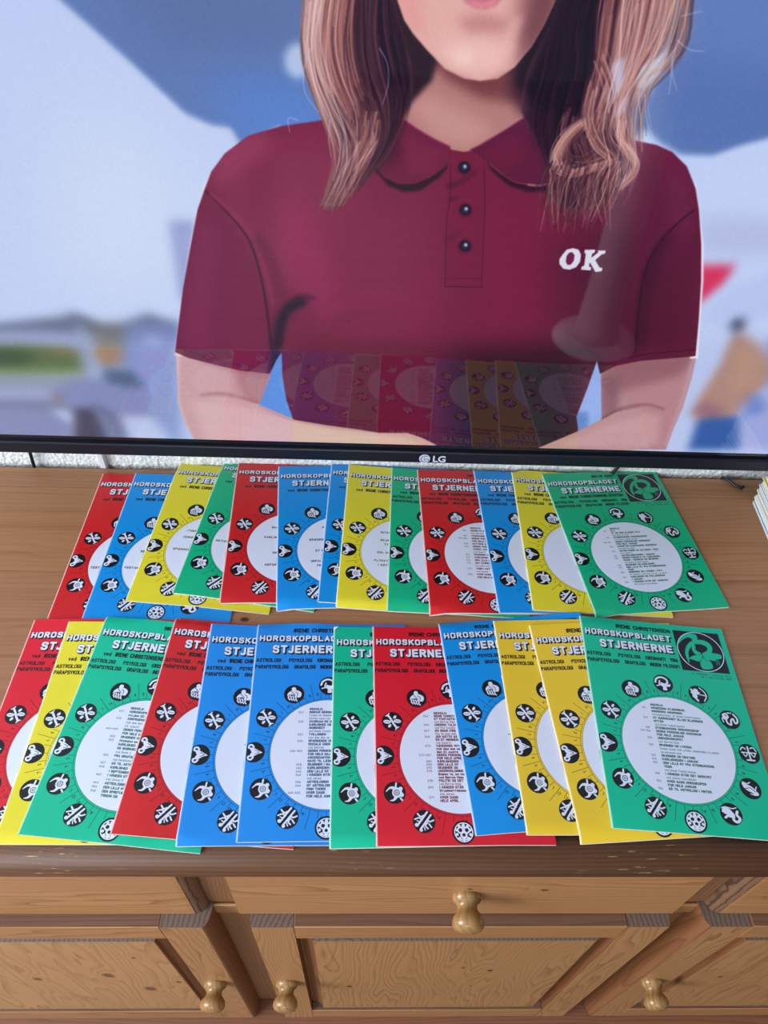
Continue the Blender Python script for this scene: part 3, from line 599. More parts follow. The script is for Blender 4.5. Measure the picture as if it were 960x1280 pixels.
for i in range(5):
    if i == 0:
        prof = [(ys[1]-.0004, 0)]+[(.186+.017*(1-math.sin(a)), -.013+.013*math.cos(a)) if a <= math.pi/2 else (.186+.008*(1-math.sin(a)), -.013+.017*math.cos(a)) for a in np.linspace(0, math.pi, 13)]+[(ys[1]-.0004, -.03)]
        o = prism('board', prof, SBX0-.02, SBX1+.02, 'X', M_nose, top); o.data.polygons.foreach_set('use_smooth', [abs(p.normal.x) < .5 and p.area < .05 for p in o.data.polygons])
    else: box('board', SBX0-.02, SBX1+.02, ys[i]+.0001, ys[i+1]-(.0001 if i != 3 else .0006), -.03, 0, M_topb if i > 2 else M_top, top)
YC, YO, YD = .216, .192, .204
box('carcass', SBX0, SBX1, YC+.026, .635, -.71, -.0305, M_dark, sb)
for a, b in ((SBX0, -.66), (-.160, -.100), (.310, .366), (.87, SBX1)):
    box('front_stile', a, b, YC, YC+.0255, -.71, -.0305, M_carc, sb, .001, 1)
for a, b in ((-.6595, -.1605), (-.0995, .3095), (.3665, .8695)):
    box('front_rail', a, b, YC+.0005, YC+.0255, -.222, -.186, M_rail, sb, .0015, 1)
for a, b in ((-.158, -.102), (.312, .364)):   # short rail block seen in the gap between the units
    box('rail_block', a, b, YC-.0035, YC-.0002, -.226, -.2, M_rail, sb, .001, 1)
box('plinth', SBX0-.01, SBX1+.01, .166, .63, -.80, -.7125, M_plinth, sb, .003)
def cove(xf, xb, yf, yb, n=7):                # convex moulding from the face edge back to the carcass
    return [(xf+(xb-xf)*math.sin(a), yb+(yf-yb)*math.cos(a)) for a in np.linspace(0, math.pi/2, n)]
knobp = [(.0, .0), (.0135, 0), (.0138, .0006), (.0138, .0052), (.0128, .0058), (.0128, .0066), (.0112, .0074), (.0098, .0092), (.0094, .0115), (.0098, .0138), (.0116, .0162), (.0138, .0188), (.0150, .0218), (.0152, .0246), (.0144, .0276), (.0122, .0302), (.0085, .0318), (.004, .0326), (.0008, .0328)]
def knob(parent, x, y, z): return lathe('knob', knobp[1:], M_knob, parent, (x, y, z), 'Y')
def drawer(x0, x1, b0, b1, kx):
    r = empty('drawer'); r.parent = sb
    prof = [(b0, YC-.0003)]+(cove(x0, b0, YD, YC-.0003)[::-1][1:] if b0 != x0 else [(x0, YD)])+(cove(x1, b1, YD, YC-.0003)[:-1] if b1 != x1 else [(x1, YD)])+[(b1, YC-.0003)]
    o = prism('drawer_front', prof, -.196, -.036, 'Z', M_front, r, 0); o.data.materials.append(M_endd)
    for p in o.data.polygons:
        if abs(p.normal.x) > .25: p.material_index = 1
    knob(r, kx, YD+.0004, -.1345)
drawer(-.674, -.1657, -.690, -.1495, -.42); drawer(-.1175, .3225, -.1175, .3225, .1038); drawer(.3745, .882, .3585, .898, .628)
def door(x0, x1, s0, s1, kx, pm, hs):
    # x0..x1 face, s0/s1 how far the moulded edges run out sideways
    r = empty('door'); r.parent = sb; W = .042; zt, zb = -.1975, -.7085; yb = YC-.0003
    L = [(x0+W, yb)]+[(x0-s0, yb)]+cove(x0, x0-s0, YO, yb)[::-1][1:]+[(x0+W, YO)]
    R = [(x1-W, YO)]+cove(x1, x1+s1, YO, yb)[:-1]+[(x1+s1, yb), (x1-W, yb)]
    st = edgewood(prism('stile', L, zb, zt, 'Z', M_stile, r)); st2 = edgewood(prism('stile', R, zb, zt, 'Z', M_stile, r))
    knob(r if False else r, kx, YO+.0004, -.4555)
    for (z0, z1) in ((-.2405, zt), (zb, -.655)):
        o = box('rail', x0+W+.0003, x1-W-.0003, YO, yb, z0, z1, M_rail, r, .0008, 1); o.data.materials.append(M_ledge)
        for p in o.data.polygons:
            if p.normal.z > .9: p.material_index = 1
    a0, a1, z0, z1 = x0+W+.0003, x1-W-.0003, -.6548, -.2407
    V, F = [], []
    rings = [(0, YO+.013), (.002, YO+.0125), (.006, YO+.0105), (.011, YO+.0075), (.0155, YO+.0055), (.0162, YO+.0016), (.0175, YO+.0012)]
    for d, y in rings: V += [(a0+d, y, z0+d), (a1-d, y, z0+d), (a1-d, y, z1-d), (a0+d, y, z1-d)]
    for i in range(len(rings)-1):
        for k in range(4): F.append((i*4+k, i*4+(k+1) % 4, i*4+4+(k+1) % 4, i*4+4+k))
    n = len(V); F.append((n-4, n-3, n-2, n-1)); V += [(a0, yb-.004, z0), (a1, yb-.004, z0), (a1, yb-.004, z1), (a0, yb-.004, z1)]
    for k in range(4): F.append((k, (k+1) % 4, n+(k+1) % 4, n+k))
    F.append((n, n+1, n+2, n+3))
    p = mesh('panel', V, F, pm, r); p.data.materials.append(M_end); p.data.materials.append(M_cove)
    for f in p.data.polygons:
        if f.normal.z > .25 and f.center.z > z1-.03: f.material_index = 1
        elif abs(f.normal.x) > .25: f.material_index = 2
door(-.656, -.1535, .008, .008, -.1752, M_panA, 1); door(-.105, .3165, .002, .002, -.0862, M_panB, 0); door(.3605, .870, .008, .008, .3765, M_panC, 1)
# ---------------- the television ----------------
TA, TB = .006927, -.01155571; TP = np.array([0, .54924817, .08])
tn = np.array([math.sin(TB)*math.cos(TA), -math.cos(TB)*math.cos(TA), math.sin(TA)]); tx = np.array([math.cos(TB), math.sin(TB), 0]); tz = np.cross(tx, -tn)
def pix(x, y):
    d = ray(x, y); t = ((TP-[0, 0, CH])@tn)/(d@tn); q = d*t+[0, 0, CH]-TP; return q@tx, q@tz+.08
tv = tag(empty('television', (TP[0], TP[1], TOPZ)), 'wide flat black television on the wall, screen showing a woman in a maroon polo shirt', 'television')
tv.matrix_world = Matrix(((tx[0], -tn[0], tz[0], TP[0]), (tx[1], -tn[1], tz[1], TP[1]), (tx[2], -tn[2], tz[2], TOPZ+TP[2]), (0, 0, 0, 1)))
def img(name, A):                             # A: h x w x 3 in 0..1, display values
    h, w_ = A.shape[:2]; im = bpy.data.images.new(name, w_, h); B = np.ones((h, w_, 4), np.float32); B[..., :3] = A[::-1]; im.pixels.foreach_set(B.ravel()); im.update(); im.pack(); return im
SA = paint_screen(pix)
q = NT('lit_screen'); ti = q.n('TexImage'); ti.image = img('television_picture', SA); ti.extension = 'EXTEND'; uvn = q.n('UVMap')
q.L(uvn.outputs[0], ti.inputs[0]); q.L(ti.outputs[0], q.b.inputs['Emission Color']); q.b.inputs['Emission Strength'].default_value = .92
q.b.inputs['Base Color'].default_value = (.004, .004, .005, 1); q.b.inputs['Roughness'].default_value = .03; q.b.inputs['Specular IOR Level'].default_value = .55; M_screen = q.m
M_gloss = flat('piano_black', lin(14, 16, 26), .12, .6); M_tvback = flat('black_plastic', lin(20, 20, 23), .5)
M_bez = flat('satin_dark_bezel', lin(14, 17, 30), .35, .35); M_logo = flat('silver_print', lin(190, 196, 210), .4, .6)
def uvquad(name, x0, x1, y, z0, z1, mat, parent):
    me = bpy.data.meshes.new(name); me.from_pydata([(x0, y, z0), (x1, y, z0), (x1, y, z1), (x0, y, z1)], [], [(0, 1, 2, 3)])
    uv = me.uv_layers.new(name='UVMap'); uv.data.foreach_set('uv', [0, 0, 1, 0, 1, 1, 0, 1]); return link(name, me, mat, parent)
Z0 = SZ0-.08; Z1 = SZ1-.08
uvquad('screen', SX0, SX1, 0, Z0, Z1, M_screen, tv)
box('screen_border', SX0-.006, SX1+.006, .0005, .006, Z0-.008, Z1+.006, M_gloss, tv)
box('bottom_bezel', SX0-.010, SX1+.010, -.0035, .03, .1070-.08, Z0-.0065, M_bez, tv, .0015)
box('side_bezel', SX0-.010, SX0-.006, -.002, .03, Z0-.0065, Z1+.010, M_gloss, tv); box('side_bezel', SX1+.006, SX1+.010, -.002, .03, Z0-.0065, Z1+.010, M_gloss, tv)
box('top_bezel', SX0-.006, SX1+.006, -.002, .03, Z1+.006, Z1+.010, M_gloss, tv)
box('back_housing', SX0+.05, SX1-.05, .0065, .05, .04, Z1-.02, M_tvback, tv, .01)
box('wall_mount', -.1, .25, .0505, .099, .3, .5, M_tvback, tv, .003)
def textmesh(s, offset=0, shear=0):
    cu = bpy.data.curves.new('t', 'FONT'); cu.body = s; cu.offset = offset; cu.shear = shear; cu.resolution_u = 3
    o = bpy.data.objects.new('t', cu); SC.collection.objects.link(o); dg = bpy.context.evaluated_depsgraph_get(); dg.update()
    me = bpy.data.meshes.new_from_object(o.evaluated_get(dg)); bpy.data.objects.remove(o); bpy.data.curves.remove(cu)
    V = np.empty(len(me.vertices)*3, np.float32); me.vertices.foreach_get('co', V); V = V.reshape(-1, 3)[:, :2].astype(float)
    me.calc_loop_triangles(); T = np.empty(len(me.loop_triangles)*3, np.int32); me.loop_triangles.foreach_get('vertices', T); T = T.reshape(-1, 3)
    return me, V, T
lx0, lx1 = .0708, .0838                       # the maker's mark under the screen
me, V, T = textmesh('LG', .03); s = (lx1-lx0)/(V[:, 0].max()-V[:, 0].min())
lz = .1134-.08
me2 = bpy.data.meshes.new('lettering'); me2.from_pydata([((v[0]-V[:, 0].min())*s+lx0, -.0039, (v[1])*s+lz-.0038) for v in V], [], [tuple(t) for t in T]); link('lettering', me2, M_logo, tv)
n = 28; rr = .0056; V = [(lx0-.0085+rr*math.cos(2*math.pi*k/n), y, lz+rr*math.sin(2*math.pi*k/n)) for y in (-.0040, -.0034) for k in range(n)]
mesh('emblem_disc', V, [tuple(range(n)), tuple(range(n, 2*n))]+[(k, (k+1) % n, n+(k+1) % n, n+k) for k in range(n)], M_logo, tv)
cx = lx0-.0085; M_ink = flat('emblem_lines', lin(90, 98, 118), .4)
arc = [(cx+.0040*math.cos(a), -.0042, lz+.0040*math.sin(a)) for a in np.linspace(math.pi*.28, math.pi*2, 22)]+[(cx+.001, -.0042, lz)]
tube('emblem_ring', arc, .00035, M_ink, tv)
tube('emblem_nose', [(cx-.0005, -.0042, lz+.0018), (cx-.0005, -.0042, lz-.0016), (cx+.0012, -.0042, lz-.0016)], .0003, M_ink, tv)
# ---------------- cables and the white duct behind the sideboard ----------------
M_cable = flat('black_rubber', lin(14, 14, 16), .45); M_duct = flat('white_plastic', lin(206, 208, 214), .35)
tag(tube('power_cable', [(-.388, .640, TOPZ+.15), (-.394, .6425, TOPZ+.04), (-.3985, .6438, TOPZ+.006), (-.401, .6438, TOPZ-.03), (-.405, .6438, TOPZ-.3)], .0020, M_cable), 'thin black cable hanging down the plaster at the left, under the television', 'cable')
tag(tube('aerial_cable', [(.325, .640, TOPZ+.13), (.318, .6425, TOPZ+.035), (.3105, .6438, TOPZ+.012), (.3035, .6438, TOPZ-.006), (.298, .6438, TOPZ-.3)], .0022, M_cable), 'black cable slanting down the plaster behind the green magazine at the right', 'cable')
tag(tube('loose_cable', [(.445, .6440, TOPZ-.03), (.447, .6425, TOPZ+.0015), (.4505, .636, TOPZ+.0034), (.457, .627, TOPZ+.0022), (.4625, .6235, TOPZ+.0022), (.466, .626, TOPZ+.0022)], .0020, M_cable), 'short end of black cable lying on the sideboard beside the right pile', 'cable')
cd = prism('cable_duct', [(-.3195, .6500), (-.3195, .6440), (-.3180, .6425), (-.3125, .6425), (-.3110, .6440), (-.3110, .6500)], TOPZ-.55, TOPZ+.3, 'Z', M_duct)
tag(cd, 'white vertical cable duct on the plaster wall, left of the magazines', 'duct')
# the white column on a round foot that the screen mirrors (it stands on the floor behind the photographer)
lm_ = tag(empty('floor_lamp', (.775, -1.14, 0)), 'white floor lamp with a thick column and round foot, mirrored in the screen', 'lamp')
M_lamp = flat('white_lacquer', lin(228, 228, 232), .3)
lathe('foot', [(.148, 0), (.150, .004), (.146, .012), (.095, .022), (.085, .024)], M_lamp, lm_, None, 'Z', 40)
lathe('column', [(.084, .024), (.074, .06), (.066, .2), (.060, .6), (.056, 1.25)], M_lamp, lm_, None, 'Z', 32)
lathe('lamp_shade', [(.20, 1.2), (.205, 1.2), (.15, 1.5), (.145, 1.5)], M_paint, lm_, None, 'Z', 40)
# block lettering drawn with strokes: each glyph is a set of polylines in a box 0..w wide, 0..1 high (y up)
def _arc(cx, cy, rx, ry, a0, a1, n=7): return [(cx+rx*math.cos(math.radians(a)), cy+ry*math.sin(math.radians(a))) for a in np.linspace(a0, a1, n)]
def _glyphs():
    G = {}; W = .56; O = _arc(.2, .8, .2, .2, 90, 180, 4)+_arc(.2, .2, .2, .2, 180, 270, 4)+_arc(W-.2, .2, .2, .2, 270, 360, 4)+_arc(W-.2, .8, .2, .2, 0, 90, 4)
    G['O'] = [O+[O[0]]]; G['0'] = G['O']; G['H'] = [[(0, 0), (0, 1)], [(W, 0), (W, 1)], [(0, .5), (W, .5)]]
    bowl = [(0, 1), (W-.2, 1)]+_arc(W-.22, .76, .22, .24, 90, -90, 6)+[(0, .52)]
    G['P'] = [[(0, 0), (0, 1)], bowl]; G['R'] = G['P']+[[(W*.45, .52), (W, 0)]]
    G['B'] = [[(0, 0), (0, 1)], [(0, 1), (W-.22, 1)]+_arc(W-.24, .77, .2, .23, 90, -90, 6)+[(0, .54)], [(W-.24, .54)]+_arc(W-.22, .27, .22, .27, 90, -90, 6)+[(0, 0)]]
    G['S'] = [_arc(W-.22, .78, .22, .22, 10, 90, 4)+_arc(.2, .77, .2, .23, 90, 260, 6)+_arc(W-.2, .25, .2, .27, 80, -90, 6)+_arc(.22, .22, .22, .22, 270, 190, 4)]
    G['K'] = [[(0, 0), (0, 1)], [(W, 1), (0, .42)], [(W*.34, .62), (W, 0)]]; G['L'] = [[(0, 1), (0, 0), (W*.9, 0)]]
    G['A'] = [[(0, 0), (W*.5, 1), (W, 0)], [(W*.18, .3), (W*.82, .3)]]; G['Å'] = G['A']+[_arc(W/2, 1.22, .09, .09, 0, 360, 8)]
    G['D'] = [[(0, 0), (0, 1), (W-.26, 1)]+_arc(W-.26, .74, .26, .26, 90, 0, 4)+_arc(W-.26, .26, .26, .26, 0, -90, 4)+[(0, 0)]]
    G['E'] = [[(W*.9, 1), (0, 1), (0, 0), (W*.9, 0)], [(0, .5), (W*.8, .5)]]; G['F'] = [[(W*.9, 1), (0, 1), (0, 0)], [(0, .5), (W*.8, .5)]]
    G['T'] = [[(0, 1), (W, 1)], [(W/2, 1), (W/2, 0)]]; G['J'] = [[(W*.62, 1), (W*.62, .2)]+_arc(W*.62-.2, .2, .2, .2, 0, -160, 5)]
    G['N'] = [[(0, 0), (0, 1), (W, 0), (W, 1)]]; G['I'] = [[(0, 0), (0, 1)]]; G['1'] = [[(.05, .8), (.2, 1), (.2, 0)]]
    G['M'] = [[(0, 0), (0, 1), (W*.6, .25), (W*1.2, 1), (W*1.2, 0)]]; G['W'] = [[(0, 1), (W*.3, 0), (W*.6, .8), (W*.9, 0), (W*1.2, 1)]]
    G['C'] = [_arc(W-.22, .78, .22, .22, 10, 90, 4)+_arc(.2, .8, .2, .2, 90, 180, 4)+_arc(.2, .2, .2, .2, 180, 270, 4)+_arc(W-.22, .22, .22, .22, 270, 350, 4)]
    G['G'] = [G['C'][0]+[(W, .46), (W*.55, .46)]]; G['U'] = [[(0, 1), (0, .25)]+_arc(.22, .22, .22, .22, 180, 270, 4)+_arc(W-.22, .22, .22, .22, 270, 360, 4)+[(W, 1)]]
    G['V'] = [[(0, 1), (W/2, 0), (W, 1)]]; G['Y'] = [[(0, 1), (W/2, .48), (W, 1)], [(W/2, .48), (W/2, 0)]]; G['X'] = [[(0, 0), (W, 1)], [(0, 1), (W, 0)]]; G['Z'] = [[(0, 1), (W, 1), (0, 0), (W, 0)]]
    G['Æ'] = [[(0, 0), (W*.6, 1), (W*1.4, 1)], [(W*.65, 1), (W*.65, 0), (W*1.4, 0)], [(W*.3, .35), (W*.65, .35)], [(W*.65, .52), (W*1.3, .52)]]; G['Ø'] = G['O']+[[(0, -.05), (W, 1.05)]]
    G['2'] = [_arc(.26, .74, .26, .26, 170, -30, 6)+[(0, 0), (W, 0)]]; G['3'] = [_arc(.26, .76, .24, .24, 160, -90, 6), _arc(.26, .26, .28, .26, 90, -160, 7)]; G['4'] = [[(W*.8, 0), (W*.8, 1), (0, .3), (W, .3)]]
    G['5'] = [[(W*.9, 1), (.05, 1), (0, .55)]+_arc(.26, .3, .28, .3, 90, -150, 7)]; G['6'] = [_arc(.26, .28, .26, .28, 90, 450, 9), _arc(.4, .3, .4, .7, 110, 180, 5)]; G['7'] = [[(0, 1), (W, 1), (.15, 0)]]
    G['8'] = [_arc(.27, .76, .23, .24, 0, 360, 9), _arc(.27, .26, .27, .26, 0, 360, 9)]; G['9'] = [_arc(.26, .72, .26, .28, 0, 360, 9), _arc(.12, .7, .4, .7, -70, 0, 5)]
    G['-'] = [[(0, .45), (W*.7, .45)]]; G[':'] = [[(0, .12), (0, .14)], [(0, .6), (0, .62)]]; G['.'] = [[(0, 0), (0, .03)]]; G[','] = [[(.05, .05), (0, -.15)]]; G['?'] = [_arc(.26, .74, .26, .26, 170, -60, 6)+[(.26, .3)], [(.26, 0), (.26, .03)]]; G['|'] = G['I']
    for k in list(G):                         # small letters: the same shapes, lower
        if k.isalpha(): G[k.lower()] = [[(x*.92, y*.72) for x, y in P] for P in G[k]]
    G['v'] = [[(0, .7), (.22, 0), (.44, .7)]]; G['d'] = [[(.42, 0), (.42, 1)], _arc(.21, .33, .21, .33, 0, 360, 9)]; G['e'] = [[(0, .35), (.42, .35)]+_arc(.21, .35, .21, .34, 0, 310, 8)]
    return G
GLY = _glyphs()
def block(C, s, x0, x1, yb, h, col=(1, 0, 0), weight=.2, alpha=1, shifts=((0, 0),), gap=.3, skew=0., center=False):
    segs, pen = [], 0.
    for ch in s:
        if ch == ' ': pen += .55; continue
        g_ = GLY.get(ch)
        if not g_: continue
        wd = max(p[0] for P in g_ for p in P)
        for P in g_:
            for a, b in zip(P[:-1], P[1:]): segs.append((a[0]+pen, a[1], b[0]+pen, b[1]))
        pen += wd+gap
    if not segs: return
    S_ = np.array(segs); tot = pen-gap; sx = (x1-x0-weight*h)/tot if x1 is not None else h*.9
    if center: x0 = x0-sx*tot/2
    hh = h*(1-weight); off = weight*h/2
    S_[:, 0] = x0+off+S_[:, 0]*sx+skew*S_[:, 1]*hh; S_[:, 2] = x0+off+S_[:, 2]*sx+skew*S_[:, 3]*hh; S_[:, 1] = yb-off-S_[:, 1]*hh; S_[:, 3] = yb-off-S_[:, 3]*hh
    r = weight*h/2*KP; S_ *= KP
    for dx, dy in shifts:
        Q = S_+np.array([dx, dy, dx, dy])*KP; b = C.box(Q.reshape(-1, 2), r+2)
        if b is None: continue
        X0, Y0, X1, Y1 = b; M = np.zeros((Y1-Y0, X1-X0), np.float32)
        for ax, ay, bx, by in Q:
            u0, v0, u1, v1 = max(int(min(ax, bx)-r-2), X0), max(int(min(ay, by)-r-2), Y0), min(int(max(ax, bx)+r+3), X1), min(int(max(ay, by)+r+3), Y1)
            if u1 <= u0 or v1 <= v0: continue
            Xg = np.arange(u0, u1)[None]+.5-ax; Yg = np.arange(v0, v1)[:, None]+.5-ay; ex, ey = bx-ax, by-ay; L = max(ex*ex+ey*ey, 1e-9)
            t = np.clip((Xg*ex+Yg*ey)/L, 0, 1); D = np.maximum(np.abs(Xg-t*ex), np.abs(Yg-t*ey))*.35+np.hypot(Xg-t*ex, Yg-t*ey)*.65
            sl = M[v0-Y0:v1-Y0, u0-X0:u1-X0]; np.maximum(sl, np.clip(r+.5-D, 0, min(1, 2*r)).astype(np.float32), out=sl)
        C.put((b, M), col, alpha)
# ---------------- printed covers: drawn as ink maps (R black ink, G white paper) ----------------
MW, MH, KP = 147.5, 210., 5.6                 # millimetres, pixels per millimetre
_tm = {}
def tmesh(s, off):
    if (s, off) not in _tm:
        me, V, T = textmesh(s, off); bpy.data.meshes.remove(me)
        E = {}
        for a, b, c in T:                     # signed outline edges: shared inner edges cancel out
            if (V[b, 0]-V[a, 0])*(V[c, 1]-V[a, 1])-(V[b, 1]-V[a, 1])*(V[c, 0]-V[a, 0]) < 0: b, c = c, b
            for u, v in ((a, b), (b, c), (c, a)):
                if (v, u) in E and E[(v, u)] > 0: E[(v, u)] -= 1
                else: E[(u, v)] = E.get((u, v), 0)+1
        E = [(V[u], V[v]) for (u, v), n_ in E.items() for _ in range(n_)]
        _tm[(s, off)] = (V.min(0), V.max(0), np.array([[*a, *b] for a, b in E]))
    return _tm[(s, off)]
def text(C, s, x0, x1, yb, hgt, col=(1, 0, 0), off=.0, alpha=1, shifts=((0, 0),), ang=0, center=False, capref=None):
    if not s.strip(): return
    mn, mx, E = tmesh(s, off)
    if not len(E): return
    cap = capref or tmesh('H', off)[1][1]; sy = hgt/cap; sx = (x1-x0)/(mx[0]-mn[0]) if x1 is not None else sy*.92
    if center: x0 = x0-sx*(mx[0]-mn[0])/2
    P = E.reshape(-1, 2); X = (P[:, 0]-mn[0])*sx; Y = -P[:, 1]*sy
    if ang: c, s_ = math.cos(ang), math.sin(ang); X, Y = c*X-s_*Y, s_*X+c*Y
    for dx, dy in shifts:
        Q = np.stack([(X+x0+dx)*KP, (Y+yb+dy)*KP], 1).reshape(-1, 4)
        C.put(edge_mask(C, Q), col, alpha)
def edge_mask(C, Q):
    pts = Q.reshape(-1, 2); b = C.box(pts, 2)
    if b is None: return None
    x0, y0, x1, y1 = b; h, w_ = y1-y0, x1-x0; cov = np.zeros((h, w_), np.float32); SS = 4
    for sub in range(SS):
        ys_ = y0+np.arange(h)+(sub+.5)/SS; row = np.zeros((h, w_+1))
        for ax, ay, bx, by in Q:
            if ay == by: continue
            lo, hi = (ay, by) if ay < by else (by, ay); i0 = max(0, int(lo-ys_[0])); i1 = min(h, int(hi-ys_[0])+2)
            for i in range(i0, i1):
                y = ys_[i]
                if lo <= y < hi:
                    x = min(max(ax+(y-ay)*(bx-ax)/(by-ay)-x0, 0), w_-1e-3); xi = int(x); f = x-xi; sg = 1. if by > ay else -1.
                    row[i, xi] += sg*(1-f); row[i, xi+1] += sg*f
        cov += np.clip(np.abs(np.cumsum(row, 1)[:, :w_]), 0, 1)
    return b, cov/SS
BK, WH, CV = (1, 0, 0), (0, 1, 0), (0, 0, 0)
def disc(C, x, y, r, col, rx=None, ang=0, a=1):
    t = np.arange(36)*math.pi/18; rx = rx or r; c, s = math.cos(ang), math.sin(ang); u, v = rx*np.cos(t), r*np.sin(t)
    C.poly(np.c_[x+c*u-s*v, y+s*u+c*v]*KP, col, .3, a)
def line(C, P, w0, col, w1=None, a=1): C.stroke(np.array(P)*KP, w0*KP, (w1 if w1 is not None else w0)*KP, col, a)
def poly(C, P, col, sm=4): C.poly(np.array(P)*KP, col, .3, 1, None, sm)
def emblem(C, k, x, y, r):
    disc(C, x, y, r, BK)
    e = lambda P: [(x+px*r, y-py*r) for px, py in P]
    def D(px, py, rr, col=WH, rx=None, ang=0): disc(C, x+px*r, y-py*r, rr*r, col, (rx*r if rx else None), -ang)
    def S(P, w, col=WH, w1=None): line(C, e(P), w*r, col, None if w1 is None else w1*r)
    if k == 'fish':
        S([(-.42, .66), (-.1, .2), (.1, -.2), (.42, -.66)], .2); S([(-.62, .58), (-.4, .6), (-.3, .84)], .11); S([(.62, -.58), (.4, -.6), (.3, -.84)], .11)
        D(-.5, -.04, .2, WH, .36, -.12); D(.5, .04, .2, WH, .36, -.12); S([(-.28, .0), (-.1, .05)], .12); S([(.28, .0), (.1, -.05)], .12); D(.26, .46, .13, WH, .2, .9); D(-.26, -.46, .13, WH, .2, .9); S([(-.75, -.02), (-.3, -.06)], .04, BK); S([(.3, .06), (.75, .02)], .04, BK)
    elif k == 'ram':
        poly(C, e([(-.2, .46), (.12, .34), (.5, .12), (.8, -.05), (.4, -.16), (.1, -.34), (-.2, -.46), (-.34, -.2), (-.2, 0), (-.34, .2)]), WH, 2); S([(-.05, .5), (-.22, .7), (-.46, .66), (-.5, .44), (-.3, .36)], .17); S([(-.05, -.5), (-.22, -.7), (-.46, -.66), (-.5, -.44), (-.3, -.36)], .17)
        S([(.1, .2), (.48, .0), (.1, -.16)], .05, BK)
    elif k == 'bull':
        D(.22, 0, .46); D(.18, 0, .27, BK); D(.18, 0, .21); D(.18, 0, .12, BK); D(.18, 0, .07); S([(-.1, .42), (-.42, .42), (-.78, .1)], .3, WH, .06); S([(.1, -.4), (-.1, -.66), (-.42, -.72)], .3, WH, .06); D(.55, .36, .18); D(.62, -.2, .2); S([(.1, .5), (.15, .85)], .16); S([(.5, -.5), (.65, -.68)], .16)
    elif k == 'twins':
        S([(-.62, -.38), (.3, .8)], .17); S([(-.34, -.66), (.62, .56)], .17); S([(-.82, .18), (-.42, .3), (-.18, .1)], .13); S([(-.55, .66), (-.3, .4), (-.02, .5)], .15); S([(.3, -.62), (.1, -.36), (.3, -.1)], .14); S([(.84, .1), (.5, -.02), (.28, .14)], .14); S([(.62, -.5), (.42, -.22)], .14)
        D(-.68, -.3, .16); D(-.3, -.74, .15); S([(-.62, .06), (-.42, -.06)], .1); S([(.06, -.74), (-.02, -.5)], .1)
    elif k == 'crab':
        D(0, 0, .84); D(0, 0, .74, BK); D(-.28, .18, .3); D(.28, .18, .3); D(-.28, .18, .16, BK); D(.28, .18, .16, BK); D(0, -.22, .32); D(0, -.22, .14, BK)
        for i in range(10): a = i*.628+.3; D(.62*math.cos(a), .62*math.sin(a), .13)
        S([(-.5, -.5), (-.2, -.62), (0, -.5), (.2, -.62), (.5, -.5)], .12); D(0, .5, .16)
    elif k == 'lion':
        S([(-.7, .2), (-.5, .5), (-.25, .3), (-.3, -.1), (-.6, -.35)], .2); D(-.35, .25, .3, WH, .42); S([(0, .2), (.2, -.1), (.1, -.5), (.4, -.68), (.7, -.4), (.5, -.05), (.62, .25)], .24); D(-.1, -.05, .28); S([(-.75, .5), (-.4, .62), (.2, .5), (.6, .6)], .1)
    elif k == 'woman':
        D(-.1, 0, .3, WH, .62, -.5); D(-.5, .38, .2); D(.35, -.38, .22, WH, .34, -.6); S([(-.6, .6), (-.2, .45), (.1, .6)], .1); S([(-.5, -.05), (0, .05), (.4, -.3)], .06, BK); S([(.45, -.1), (.6, .2)], .1); S([(-.1, -.5), (.3, -.62)], .1)
    elif k == 'scales':
        S([(-.7, .1), (.7, .1)], .12); S([(0, .7), (0, -.6)], .16); S([(-.35, -.65), (.35, -.65)], .16); S([(-.75, .35), (-.5, .62), (-.25, .45)], .12); S([(.25, .55), (.55, .65), (.75, .3)], .12); S([(-.6, .05), (-.4, -.3), (-.15, .05)], .1); S([(.15, .05), (.4, -.3), (.6, .05)], .1)
    elif k == 'scorpion':
        S([(-.6, .45), (-.3, .62), (-.1, .3), (-.35, .0), (-.3, -.4), (0, -.55), (.1, -.1), (.35, .1), (.45, -.35), (.72, -.2), (.75, .2), (.5, .6)], .18); D(-.45, .2, .24); S([(-.75, .1), (-.7, -.3)], .12); S([(-.1, .72), (.3, .72)], .12)
    elif k == 'archer':
        S([(.25, .78), (.68, .3), (.75, -.2), (.45, -.7)], .12); S([(-.2, .05), (.82, -.1)], .1); D(-.2, .4, .25); D(-.5, .2, .24); D(-.4, -.2, .26); S([(-.3, .1), (.1, .2)], .2); S([(-.4, -.4), (-.2, -.7)], .22); D(-.62, .5, .12)
    elif k == 'goat':
        S([(-.78, .1), (-.6, .5), (-.1, .72), (.4, .5), (.45, .1), (.15, -.08), (-.2, .02)], .2, WH); S([(-.3, .3), (-.4, -.1), (0, -.2)], .14); poly(C, e([(-.4, -.12), (0, -.05), (.2, -.15), (.75, -.02), (.6, -.35), (.25, -.35), (.3, -.75), (-.15, -.75), (-.1, -.4)]), WH, 2); S([(-.7, -.3), (-.35, -.2)], .12)
    elif k == 'water':
        D(-.05, .55, .22); poly(C, e([(-.6, .1), (-.2, .42), (.35, .4), (.72, .1), (.6, -.35), (.2, -.3), (-.1, -.05), (-.6, -.1)]), WH, 3); S([(.1, .25), (.35, .05), (.3, -.2)], .06, BK); S([(-.3, .3), (.1, -.1)], .06, BK)
        for i in range(4): S([(-.62+i*.24, -.12-i*.05), (-.5+i*.24, -.3-i*.05), (-.55+i*.24, -.42-i*.05), (-.4+i*.24, -.62-i*.04)], .12)
SIGNS = ['goat', 'archer', 'scorpion', 'scales', 'woman', 'lion', 'crab', 'twins', 'bull', 'ram', 'fish', 'water']
OX, OY = .489*MW, .642*MH
